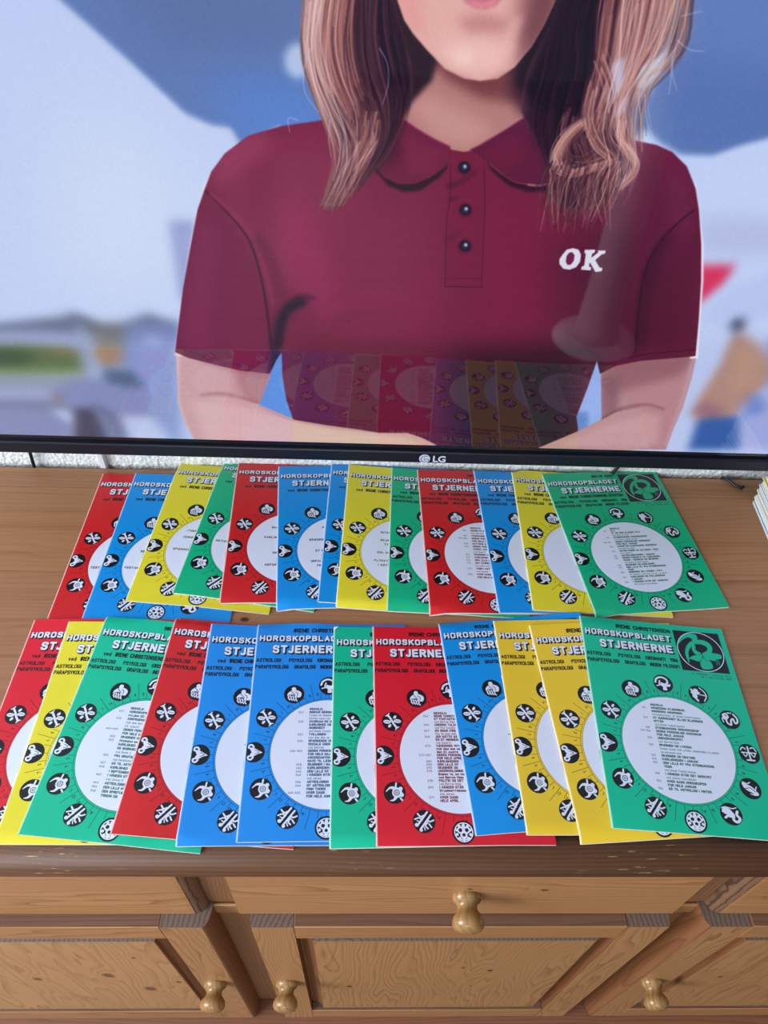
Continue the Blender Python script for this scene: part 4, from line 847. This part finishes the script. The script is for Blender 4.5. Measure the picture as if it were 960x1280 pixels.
def shadow_title(C, s, x0, x1, yb, h):
    sh = ((-.1, -.1), (.3, .4), (.7, .8), (1.1, 1.1), (1.4, 1.4))
    block(C, s, x0, x1, yb, h, BK, .27, 1, sh, .4); block(C, s, x0+.2, x1-.2, yb-.15, h-.3, WH, .235, 1, ((0, 0),), .4)
def base_cover(kind):
    C = Canvas(int(MW*KP), int(MH*KP)); u = lambda a: a*MW; v = lambda a: a*MH
    shadow_title(C, 'HOROSKOPBLADET', u(.022), u(.617), v(.101), 6.9); shadow_title(C, 'STJERNERNE', u(.112), u(.612), v(.166), 9.4)
    if kind == 'A':
        block(C, 'IRENE CHRISTENSEN:', u(.245), u(.63), v(.052), 4.8, BK, .25); ya, yp = .213, .247
    else:
        if kind == 'B': block(C, 'BIRTHE KIRK:', u(.415), u(.6), v(.049), 4.2, BK, .24)
        yv = .207 if kind == 'B' else .212
        block(C, 'ved', u(.078), u(.13), v(yv), 4.4, BK, .2); block(C, 'IRENE CHRISTENSENS SYSTEM', u(.155), u(.61), v(yv), 4.6, BK, .24); ya, yp = .244, .275
    if kind in 'AB':
        for s, a, b in (('ASTROLOGI', .015, .175), ('PSYKOLOGI', .225, .375), ('KIROMANTI', .41, .545), ('YOGA', .575, .63)): block(C, s, u(a), u(b), v(ya), 4.1, BK, .22)
        for s, a, b in (('PARAPSYKOLOGI', .012, .225), ('GRAFOLOGI', .262, .4), ('INDISK FILOSOFI', .43, .63)): block(C, s, u(a), u(b), v(yp), 4.1, BK, .22)
    # emblem square at the top right: a horned goat's head in the cover colour
    x0, x1, y0, y1 = u(.645), u(.963), v(.03), v(.252); poly(C, [(x0, y0), (x1, y0), (x1, y1), (x0, y1)], BK, 0)
    mx, my, R = (x0+x1)/2, (y0+y1)/2, 22.6
    t = np.linspace(0, 2*math.pi, 49); line(C, [(mx+R*math.cos(a), my+R*math.sin(a)) for a in t], .8, WH)
    g = lambda P: [(mx+p*R, my-q_*R) for p, q_ in P]
    poly(C, g([(-.91, .31), (-.8, .58), (-.58, .79), (-.31, .92), (-.05, .92), (.03, .8), (.03, .7), (-.03, .58), (-.22, .55), (-.24, .66), (-.41, .7), (-.68, .54)]), CV, 3)
    poly(C, g([(-.66, -.64), (-.73, -.27), (-.63, .13), (-.37, .46), (-.05, .61), (.29, .61), (.52, .46), (.58, .19), (.42, -.08), (.09, -.2), (-.02, -.14), (.14, -.03), (.31, .07), (.35, .25), (.19, .37), (0, .39), (-.18, .36), (-.38, .2), (-.56, -.09), (-.6, -.4)]), CV, 3)
    poly(C, g([(-.3, .34), (-.36, .04), (-.25, -.17), (-.04, -.13), (-.02, -.05), (-.13, .0), (-.2, .08), (-.17, .3)]), CV, 3); line(C, g([(-.05, -.02), (.05, -.1), (.02, -.26)]), .5, BK)
    poly(C, g([(-.6, -.4), (-.34, -.23), (.04, -.17), (-.17, -.52), (-.39, -.47)]), CV, 2)
    poly(C, g([(.09, -.14), (.36, -.08), (.52, -.02), (.87, -.09), (.86, -.28), (.63, -.33), (.5, -.44), (.3, -.38), (.34, -.52), (.34, -.82), (-.12, -.9), (-.15, -.55), (.05, -.27)]), CV, 2)
    for k in (0, .1): line(C, g([(.53+k, -.36), (.6+k, -.48), (.58+k, -.62)]), .55, CV)
    line(C, g([(.05, -.27), (.12, -.42), (.4, -.47)]), .4, BK)
    block(C, '13. ÅRGANG - JANUAR 1976', u(.70), u(.963), v(.271), 1.9, BK, .16, .85); block(C, 'NR. 1 - DKR. 7,50 INCL. MOMS', u(.76), u(.963), v(.285), 1.9, BK, .16, .85)
    # the circle, its double ring, spokes, small letters and the twelve emblems
    disc(C, OX, OY, 52.1, BK, None, 0, .85); disc(C, OX, OY, 51.75, CV); disc(C, OX, OY, 50.2, WH)
    for r in (50.1,): line(C, [(OX+r*math.cos(a), OY+r*math.sin(a)) for a in np.linspace(0, 2*math.pi, 73)], .3, BK, None, .75)
    for i in range(144):
        a = i*math.pi/72; line(C, [(OX+50.1*math.cos(a), OY+50.1*math.sin(a)), (OX+51.7*math.cos(a), OY+51.7*math.sin(a))], .25, BK, None, .6)
    ring = 'STJERNEHIMMEL*ASTROLOGIA*PLANETER*URANUS*NEPTUN'
    for i in range(48):
        a = math.radians(75+i*7.5); ca, sa = math.cos(a), -math.sin(a); r1 = 68 if i % 4 == 0 else 57.5
        line(C, [(OX+52*ca, OY+52*sa), (OX+r1*ca, OY+r1*sa)],   .42, BK, None, .9)
        b = a+math.radians(3.75); L_ = ring[i % len(ring)]
        if L_ != '*': text(C, L_, OX+55.5*math.cos(b), None, OY-55.5*math.sin(b), 2.7, BK, .03, .9, ang=-(b-math.pi/2))
    for i, k in enumerate(SIGNS):
        a = math.radians(90-30*i); emblem(C, k, OX+64.2*math.cos(a), OY-64.8*math.sin(a), 9.4)
    return C
def contents(C, L):
    C2 = Canvas(C.w, C.h); C2.a = C.a.copy(); y = .452*MH; x = .372*MW; pitch = min(3.9, 83./max(1, len(L)))
    for num, s, b in L:                       # page number, words, bold or light
        if num == '~':                        # a centred heading: words, height on the page
            block(C2, s[0], s[1]*MW, None, b*MH, 2.9, BK, .24, .85, gap=.45); continue
        if not s.strip(): y += pitch; continue
        wid = lambda q_: sum(.55 if c_ == ' ' else max((p_[0] for P_ in GLY.get(c_, [[(0, 0)]]) for p_ in P_))+.34 for c_ in q_)
        if num: ww = wid(num)*1.75; block(C2, num, x-5.2-ww, x-5.2, y, 2.0, BK, .15, .7)
        if b: block(C2, s, x, x+min(wid(s)*2.0, 66), y, 2.25, BK, .25, .8)
        else: block(C2, s, x, x+min(wid(s)*1.75, 66), y, 2.3, BK, .15, .6)
        y += pitch
    return C2
def TOC(*rows):
    out = [('', 'INDHOLD:', 1)]
    for r in rows:
        n_, s = r.split('|'); light = s.startswith('_'); out.append((n_, s.lstrip('_'), 0 if light else 1))
    return out
T_jan = TOC('113|MÅNEDENS STJERNBUR:', '|INGEBORG ANDERSEN', '|_fotograferet af Irene Christensen', '132|ET MÆRKEÅRET ELLER BLÆSENDE', '|NYTÅR', '|_ved Irene Christensen', '138|STENBUKKENS ÅRSHOROSKOP', '139-156|DERES PERSONLIGE HOROSKOP', '|FOR HELE JANUAR', '158|UGEHOROSKOPET', '|_ved Birthe Kirk', '160|SKÆBNEN OG LYKKEN', '|_Denne gang for loven: undersøge klangen', '|_og bevægelsen', '162|SKÆBNER OG DRATING', '164|KÆRLIGHEDEN I JANUAR', '145|DEN LILLE NY FRA STENBUKKENS', '|TEGN', '|_ved Irene Christensen', '148|I HÅNDEN STÅR DET SKREVET', '|_ved Johan Hjelmborg', '152|HVER DAGS HOROSKOPER', '|FOR HELE JANUAR', '156|GÅ TIL ASTROLOGI I VINTER')
T_gem = TOC('327|INGMAR BERGMAN', '|_Fanen er drømmen', '|_Astro-analyse', '330|HVORDAN ER DERES', '|KÆRLIGHED OG', '|SKØNHED?', '|_ved Irene Christensen', '333|TVILLINGEN', '|_for dem der er født', '335|SPÆNDENDE OG', '|SOCIALE UGER', '|_ved Grethe', '336-350|DERES PERSONLIGE', '|FOR HELE MAJ', '|ASCENDANTEN', '|GAVE TIL LÆSERNE', '338|SKÆBNER I MAJ', '340|KÆRLIGHEDEN', '342|DEN LILLE NY', '344|I HÅNDEN STÅR', '|_ved Johan', '346|ASTROLOGIEN', '348|NY ASTROLOGI', '|FINN THORS', '349-352|HVER DAGS', '|FOR HELE JUNI')
T_apr = TOC('262|IRENE CHRISTENSEN', '|ET FANTASTISK ÅR', '|_ved Birthe Kirk', '265|UNDREN TALER', '|_ved Ove Sander', '267|EN SMUK PIGE', '|_fra de små øer', '268|JEG MÅTTE GÅ', '|EN ET MENNESKE', '|_ved Agnete', '270|VÆDDEREN 1976', '|for dem der er født', '|den 21. marts', '272-287|DERES PERSONLIGE', '|FOR HELE APRIL', '289|KÆRLIGHEDEN', '290|DEN LILLE NY', '292|SKÆBNER OG', '294|UNDERHOLDNING', '|Bogen til en ven', '|ved Birthe Kirk', '298|POLITIK OG DET', '|_ved Birthe Kirk', '299|I HÅNDEN STÅR', '|Stjernetyderen', '|_ved Johan', '271|HVER DAGS', '|HELE APRIL')
T_sep = TOC('437|HOROSKOPET', '|fylder 20 år', '442|JOMFRUENS', '|_for dem der er', '|_24. august', '444-449|DERES PERSONLIGE', '|FOR HELE AUGUST', '450|SKÆBNER OG', '452|Hvordan er Deres', '|KÆRLIGHED', '|OG SKØNHED', '|_ved Irene C', '454|FRA GRAFOLOGI', '|_ved Ingeborg', '457|GÅ TIL ASTROLOGI', '458|KÆRLIGHED', '|I SEPTEMBER', '460|I HÅNDEN STÅR', '|_ved Johan H', '464|ASTROLOGIEN', '466|DEN LILLE NY', '468|DEN SPIRITUELLE', '|TRIGON OG')
T_dec = TOC('112|NYT', '|ET ÅR MED GLÆDEN 1974', '|_ved Birthe Kirk', '115|STENBUKKENS ÅRSHOROSKOP', '|_ved Irene Christensen', '118-136|DERES PERSONLIGE HOROSKOP', '|FOR HELE JANUAR', '138|CHRISTIAN KAMPMANNS HOROSKOP', '|_ved Birthe Kirk', '140|ASTROLOGIEN OG NATUREN I 1980', '|_ved Agnete', '143|ASTROLOGIKURSER I JANUAR', '146|DERES FORHOLD TIL KÆRLIGHED,', '|KUNST, VENSKAB OG ØKONOMI', '|_ved Irene Christensen', '148|SKÆBNER OG KÆRLIGHED', '149|DEN LILLE NY FRA STENBUKKENS', '|TEGN', '150|DRØMMEN OG LYKKEN I 1974', '|_En udvidet fortsættelse i bladet', '156|KÆRLIGHED OG FÆLLESSKAB', '|I JANUAR', '158|I HÅNDEN STÅR DET SKREVET', '|_ved Johan Hjelmborg')
T_no = TOC('|', '|', '|', '|', '410|DERES')
T_no = [('~', '·', .3)]
T_late = [('', '', 1)]
def CEN(*rows): return [('~', (s, x), y) for y, x, s in rows]
C_ther = CEN((.53, .25, '-THERAPI OG DRØMME-'), (.575, .245, 'UDMÆRKELSERNES TEGN'), (.66, .2, 'SPÆNDENDE FORÅRSDAGE 1972'))
C_akt = CEN((.645, .17, 'AKTIVITETENS OG FORNYELSENS TEGN'))
C_far = CEN((.49, .36, 'STJERNERNE'), (.515, .32, 'Skorpionen siger'), (.585, .27, 'FARLIGT FORHOLD TIL VENNER'), (.69, .34, 'HELE ÅRET'), (.77, .29, 'UDFORDRINGENS TID'))
C_bra = CEN((.49, .34, 'PÅSKEN'), (.575, .24, 'BRÆNDENDE SPØRGSMÅL'), (.65, .285, 'ET NYT MENNESKE'), (.72, .25, 'IMPULSERNES MAGT'), (.748, .29, 'VED MIDSOMMER'))
C_int = CEN((.515, .29, 'INTERVIEW'), (.57, .29, 'SEJR FOR ALLE'), (.598, .32, 'TYREN'), (.655, .27, 'SOL OG MÅNE'), (.71, .25, 'FLYKATASTROFERNE'), (.738, .28, 'I ASTROLOGIEN'))
C_bes = CEN((.58, .25, 'BESØG HOS EN SPÅKONE'), (.69, .17, 'TESTAMENTETS GÅDER'))
N_few = [('', '', 1)]*8+[('410', 'DERES PERSONLIGE', 1)]
T_mar = TOC('182|DERES STJERNER', '|_for dem der er', '185|VANDMANDEN', '190-206|DERES PERSONLIGE', '|FOR HELE MARTS', '208|NATTENS DRØM', '210|DERES FORHOLD TIL', '|KUNST, DANS', '|_ved Irene C', '212|SKÆBNER OG', '213|KÆRLIGHED', '214|DEN LILLE NY', '215|DET STØRSTE', '|_En kort tid', '218|TEGN I NATTEN', '|_ved Johan', '220|HVER DAGS', '|FOR HELE MARTS')
# ---------------- the magazines ----------------
COL = dict(red=lin(200, 30, 34), red2=lin(208, 24, 44), blue=lin(4, 140, 222), blue2=lin(24, 136, 226), green=lin(8, 172, 124), green2=lin(2, 180, 142), yellow=lin(220, 208, 46), yellow2=lin(226, 192, 46))
covers = {}; images = {}
def cover_mat(kind, tid, colour):
    if (kind, tid) not in images:
        if kind not in covers: covers[kind] = base_cover(kind)
        A = contents(covers[kind], globals()[tid]).a if tid else covers[kind].a
        images[(kind, tid)] = img('cover_ink', np.clip(A, 0, 1)); images[(kind, tid)].colorspace_settings.name = 'Non-Color'
    key = (kind, tid, colour)
    if key in covers: return covers[key]
    q = NT('printed_cover_'+colour); ti = q.n('TexImage'); ti.image = images[(kind, tid)]; ti.extension = 'EXTEND'; uvn = q.n('UVMap'); q.L(uvn.outputs[0], ti.inputs[0])
    s = q.n('SeparateColor'); q.L(ti.outputs[0], s.inputs[0]); tc = q.n('TexCoord')
    mot = q.noise(tc.outputs['Object'], 30, 3); c0 = COL[colour]
    base = q.mix(q.math('MULTIPLY', mot, .35), c0, tuple(c*.88 for c in c0[:3])+(1,))
    base = q.mix(s.outputs[1], base, lin(212, 219, 240)); base = q.mix(s.outputs[0], base, lin(16, 16, 20))
    q.L(base, q.b.inputs['Base Color']); q.b.inputs['Roughness'].default_value = .36; q.b.inputs['Specular IOR Level'].default_value = .4
    q.bump(q.noise(tc.outputs['Object'], 45, 4), .06, .002)
    covers[key] = q.m; return q.m
M_paper = flat('white_page_edges', lin(222, 220, 214), .85, .2, bump=(900, .2)); M_staple = flat('staple_wire', lin(190, 190, 195), .3, .5, 1)
M_fold = {c: flat('worn_fold_'+c, tuple(v*.55+.34 for v in COL[c][:3])+(1,), .5, .3) for c in COL}
GX0, GY0, GS = -.50, .12, .002; GH = np.zeros((300, 500))     # height of whatever lies on the sideboard so far
TH = .0017
def sample(X, Y):
    i = np.clip((Y-GY0)/GS, 0, 298); j = np.clip((X-GX0)/GS, 0, 498); a = i.astype(int); b = j.astype(int)
    return np.maximum.reduce([GH[a, b], GH[a+1, b], GH[a, b+1], GH[a+1, b+1]])
def magazine(tl, bl, colour, kind, tid, label, group=None, zc=.004, name='magazine'):
    for pass_ in (0, 1):
     A, B = np.array(onz(*tl, zc if pass_ == 0 else float(h[-1, 0]+TH))), np.array(onz(*bl, zc if pass_ == 0 else float(h[0, 0]+TH))); up = (A-B)/np.linalg.norm(A-B); mid = (A+B)/2; O = mid-up*.105; rt = np.array([up[1], -up[0]])
     NU, NV = 30, 42; U, Vv = np.meshgrid(np.linspace(0, .1475, NU+1), np.linspace(0, .21, NV+1)); X = O[0]+rt[0]*U+up[0]*Vv; Y = O[1]+rt[1]*U+up[1]*Vv
     S = sample(X, Y); h = S.copy()
     for _ in range(70):
        p = np.pad(h, 1, mode='reflect', reflect_type='odd'); h = np.maximum(S, (p[:-2, 1:-1]+p[2:, 1:-1]+p[1:-1, :-2]+p[1:-1, 2:])/4)
     h = h+.00015
    # rasterise the new top surface into the height map
    gi, gj = np.meshgrid(np.arange(300), np.arange(500), indexing='ij'); dx = GX0+gj*GS-O[0]; dy = GY0+gi*GS-O[1]
    u = dx*rt[0]+dy*rt[1]; v = dx*up[0]+dy*up[1]; k = (u > -.001) & (u < .1485) & (v > -.001) & (v < .211)
    uu = np.clip(u[k]/.1475*NU, 0, NU-1e-6); vv = np.clip(v[k]/.21*NV, 0, NV-1e-6); a, b = vv.astype(int), uu.astype(int); fa, fb = vv-a, uu-b
    hh = h[a, b]*(1-fa)*(1-fb)+h[a+1, b]*fa*(1-fb)+h[a, b+1]*(1-fa)*fb+h[a+1, b+1]*fa*fb; GH[k] = np.maximum(GH[k], hh+TH)
    root = tag(empty(name, (O[0], O[1], TOPZ), (0, 0, math.atan2(rt[1], rt[0]))), label, 'magazine', group)
    def hb(x_, y_):
        a_, b_ = min(x_/.1475*NU, NU-1e-6), min(y_/.21*NV, NV-1e-6); i_, j_ = int(a_), int(b_); p_, r_ = a_-i_, b_-j_
        return (h[j_, i_]*(1-p_)+h[j_, i_+1]*p_)*(1-r_)+(h[j_+1, i_]*(1-p_)+h[j_+1, i_+1]*p_)*r_
    # page block: inset a little, between the two cover leaves
    def sheet(u0, u1, v0, v1, z0, z1, nm, mat):
        us = np.linspace(u0, u1, NU+1); vs = np.linspace(v0, v1, NV+1); V, F = [], []
        for z in (z0, z1):
            for j in range(NV+1):
                for i in range(NU+1): V.append((us[i], vs[j], hb(us[i], vs[j])+z))
        w_ = NU+1; n_ = w_*(NV+1)
        for j in range(NV):
            for i in range(NU): a_ = j*w_+i; F += [(a_, a_+w_, a_+w_+1, a_+1), (n_+a_, n_+a_+1, n_+a_+w_+1, n_+a_+w_)]
        for i in range(NU): F += [(i, i+1, n_+i+1, n_+i), (NV*w_+i+1, NV*w_+i, n_+NV*w_+i, n_+NV*w_+i+1)]
        for j in range(NV): a_ = j*w_; F += [(a_+w_, a_, n_+a_, n_+a_+w_), (a_+NU, a_+w_+NU, n_+a_+w_+NU, n_+a_+NU)]
        me = bpy.data.meshes.new(nm); me.from_pydata(V, [], F)
        me.polygons.foreach_set('use_smooth', [abs(p.normal.z) > .5 for p in me.polygons])
        return link(nm, me, mat, root)
    sheet(.0010, .1469, .0004, .2096, .0003, TH-.00045, 'pages', M_paper)
    # cover: one folded sheet, round the spine at the left
    prof = [(.1475, TH), ]+[(float(x), TH) for x in np.linspace(.1475, .0014, NU)[1:]]
    arc_ = [(.0009-.0009*math.sin(t), TH/2+TH/2*math.cos(t)) for t in np.linspace(.35, math.pi-.35, 6)]
    prof = prof+arc_+[(float(x), 0.) for x in np.linspace(.0014, .1475, 8)]
    V, F, UV, MI = [], [], [], []
    vs = np.linspace(0, .21, NV+1); P = len(prof)
    def hz(x, j):
        t = min(max(x/.1475*NU, 0), NU-1e-6); i = int(t); return h[j, i]*(1-t+i)+h[j, i+1]*(t-i)
    for j in range(NV+1):
        for x, z in prof: V.append((x, vs[j], hz(x, j)+z))
    for j in range(NV):
        for i in range(P-1): F.append((j*P+i, j*P+i+1, (j+1)*P+i+1, (j+1)*P+i)); MI.append(0 if i < NU-1 else (1 if i < NU+5 else 2))
    me = bpy.data.meshes.new('cover'); me.from_pydata(V, [], F); uv = me.uv_layers.new(name='UVMap'); D = np.empty(len(me.loops)*2, np.float32)
    for li, l in enumerate(me.loops): vx = V[l.vertex_index]; D[2*li] = vx[0]/.1475; D[2*li+1] = vx[1]/.21
    uv.data.foreach_set('uv', D)
    o = link('cover', me, [cover_mat(kind, tid, colour), M_fold[colour], M_paper], root); me.polygons.foreach_set('material_index', MI); me.polygons.foreach_set('use_smooth', [True]*len(F))
    if 'folded corner' in label:
        zc_ = h[NV, 0]+TH+.0002; mesh('folded_corner', [(.0008, .2098, zc_), (.0008, .2052, zc_), (.0052, .2098, zc_), (.0008, .2098, zc_+.0002), (.0010, .2054, zc_+.0009), (.0050, .2096, zc_+.0009)], [(0, 1, 2), (3, 5, 4), (0, 3, 4, 1), (1, 4, 5, 2), (2, 5, 3, 0)], M_paper, root)
    for vpos in (.062, .150):
        j = int(vpos/.21*NV); zz = h[j, 0]+TH/2
        tube('staple', [(.0012, vpos-.0055, zz), (-.00015, vpos-.0055, zz+.0001), (-.00015, vpos+.0055, zz+.0001), (.0012, vpos+.0055, zz)], .00028, M_staple, root)
    return root
BACK = [
 ((127.8, 593), (58.8, 772), 'red', 'C', 'C_bes', 'red horoscope magazine at the left end of the back row, underneath the blue one'),
 ((168.5, 593), (102.4, 771), 'blue', 'C', 'C_bes', 'blue magazine second from the left in the back row, beside the end red one'),
 ((225.4, 579), (156.2, 751), 'yellow', 'C', 'C_ther', 'yellow magazine third from the left in the back row, between blue and green'),
 ((282.8, 573.5), (214.3, 742), 'green', 'C', 'C_akt', 'darker green magazine in the back row leaning left between yellow and red'),
 ((297.7, 580.3), (274.2, 752.8), 'red', 'C', 'C_far', 'red magazine in the back row lying over the leaning green one, blue on its right'),
 ((347.8, 585.2), (345.4, 761), 'blue', 'C', 'C_bra', 'blue magazine in the back row lying on the second red one'),
 ((414.5, 579.8), (396.5, 752.3), 'blue', 'C', 'C_int', 'blue magazine in the back row, narrow strip left of the middle yellow one'),
 ((435.9, 581.7), (419.6, 755), 'yellow', 'C', 'C_int', 'yellow magazine in the middle of the back row, between narrow blue and green'),
 ((489.3, 585.4), (483.3, 761.8), 'green', 'B', 'T_dec', 'green magazine in the back row, narrow strip left of the third red one'),
 ((521.3, 588.4), (536.7, 763.7), 'red', 'B', 'T_mar', 'third red magazine of the back row, next to blue, below the television mark'),
 ((591.7, 589), (623.6, 765), 'blue', 'B', '', 'blue magazine in the back row between the third red and the right yellow one'),
 ((637.7, 589.5), (666.2, 764), 'yellow', 'B', '', 'yellow magazine in the back row directly under the fully visible green one'),
 ((677.2, 594), (742.8, 771), 'green', 'B', 'T_dec', 'green magazine on top at the right end of the back row, whole cover visible')]
FRONT = [
 ((42, 776.2), (-63, 1046), 'red2', 'B', '', 'red magazine at the left end of the front row, cut off by the frame'),
 ((84, 781), (-6, 1049), 'yellow', 'B', '', 'lemon yellow magazine second from the left in the front row'),
 ((132.7, 775), (23, 1038.4), 'green2', 'B', 'T_sep', 'green magazine third from the left in the front row, leaning left with contents list'),
 ((220.7, 774), (137.6, 1040.3), 'red', 'B', 'N_few', 'red magazine in the front row leaning left over green, blue on its right'),
 ((263.7, 782), (219.5, 1054.5), 'blue2', 'B', 'N_few', 'first blue magazine in the front row, narrow, on top of leaning red'),
 ((322.7, 780.4), (294.4, 1053.5), 'blue2', 'A', 'T_gem', 'second blue magazine in the front row, showing a contents list left of green'),
 ((417, 785.7), (411.6, 1057.5), 'green2', 'A', '', 'green magazine with a folded corner in the middle of the front row'),
 ((465.6, 783.8), (470, 1057), 'red2', 'A', 'T_apr', 'bright red magazine in the middle of the front row, showing half its contents list'),
 ((546.6, 778), (594.7, 1047.3), 'blue', 'A', 'N_few', 'sky blue magazine in the front row between bright red and golden yellow'),
 ((616, 775.2), (658.9, 1044.4), 'yellow2', 'A', '', 'golden yellow magazine in the front row next to sky blue, partly under another yellow'),
 ((661.8, 784), (724.5, 1051.5), 'yellow2', 'A', '', 'golden yellow magazine in the front row lying directly under the front green one'),
 ((723.8, 772), (764.5, 1032), 'green2', 'A', 'T_jan', 'green magazine on top at the right end of the front row, right edge cut off')]
# pile of more magazines at the right edge, seen from its page edges
rs2 = np.random.RandomState(11)
pk = ['yellow', 'blue', 'red', 'green']; pile_n = 38
TL_, BL_ = np.array([.4688, .6012]), None
ang0 = math.radians(-3.4); z = .0003; off = 0
def pile_mesh(nm, x0, x1, y0, y1, z0, z1):
    me = bpy.data.meshes.new(nm); V = [(x, y, z_) for x in (x0, x1) for y in (y0, y1) for z_ in (z0, z1)]
    me.from_pydata(V, [], [(0, 1, 3, 2), (4, 6, 7, 5), (0, 4, 5, 1), (2, 3, 7, 6), (0, 2, 6, 4), (1, 5, 7, 3)]); return me
pm_pages = pile_mesh('pages', .0003, .1470, -.2095, -.0005, .00012, .00158); pm_cov = {c: None for c in pk}
def cover_c(c):                               # folded cover, open side to the left in this pile
    V = []; F = []
    for (z0, z1) in ((0, .0001), (.0016, .0017)):
        b = len(V); V += [(x, y, z_) for x in (0, .1475) for y in (-.21, 0) for z_ in (z0, z1)]; F += [tuple(b+k for k in f) for f in [(0, 1, 3, 2), (4, 6, 7, 5), (0, 4, 5, 1), (2, 3, 7, 6), (0, 2, 6, 4), (1, 5, 7, 3)]]
    b = len(V); V += [(x, y, z_) for x in (.1474, .1475) for y in (-.21, 0) for z_ in (0, .0017)]; F += [tuple(b+k for k in f) for f in [(0, 1, 3, 2), (4, 6, 7, 5), (0, 4, 5, 1), (2, 3, 7, 6), (0, 2, 6, 4), (1, 5, 7, 3)]]
    me = bpy.data.meshes.new('cover'); me.from_pydata(V, [], F); me.materials.append(flat('pile_cover_'+c, COL[c], .4)); me.materials.append(M_paper); me.update()
    me.polygons.foreach_set('material_index', [0 if abs(p.normal.z) > .5 else 1 for p in me.polygons]); return me
pm_pages.materials.append(M_paper); COL['plain'] = lin(222, 220, 214); pm_cov['plain'] = None
for c in pk+['plain']: pm_cov[c] = cover_c(c)
for i in range(pile_n):
    c = pk[(i//3+rs2.randint(2)) % 4]
    dx = rs2.normal(0, .0008)+(.0 if i < 9 else .0012 if i < 16 else .0005 if i < 24 else .0022)-.0004*max(0, i-16)*.2; dy = rs2.normal(0, .0012)+(0 if i < 9 else .004 if i < 16 else .002)
    if i in (8, 9, 15, 16, 17, 23, 24) or rs2.rand() < .82: c = 'plain'
    r = tag(empty('magazine', (TL_[0]+dx, TL_[1]+dy, TOPZ+z), (0, 0, ang0+rs2.normal(0, .006))), ('lowest magazine of the stacked pile at the right edge, lying on the sideboard' if i == 0 else 'magazine in the stacked pile at the right edge, white page edges facing left'), 'magazine', 'stacked magazines in the pile at the right edge')
    p = bpy.data.objects.new('pages', pm_pages); SC.collection.objects.link(p); p.parent = r
    p = bpy.data.objects.new('cover', pm_cov[c]); SC.collection.objects.link(p); p.parent = r
    z += .00178
for a in BACK+FRONT: magazine(*a)
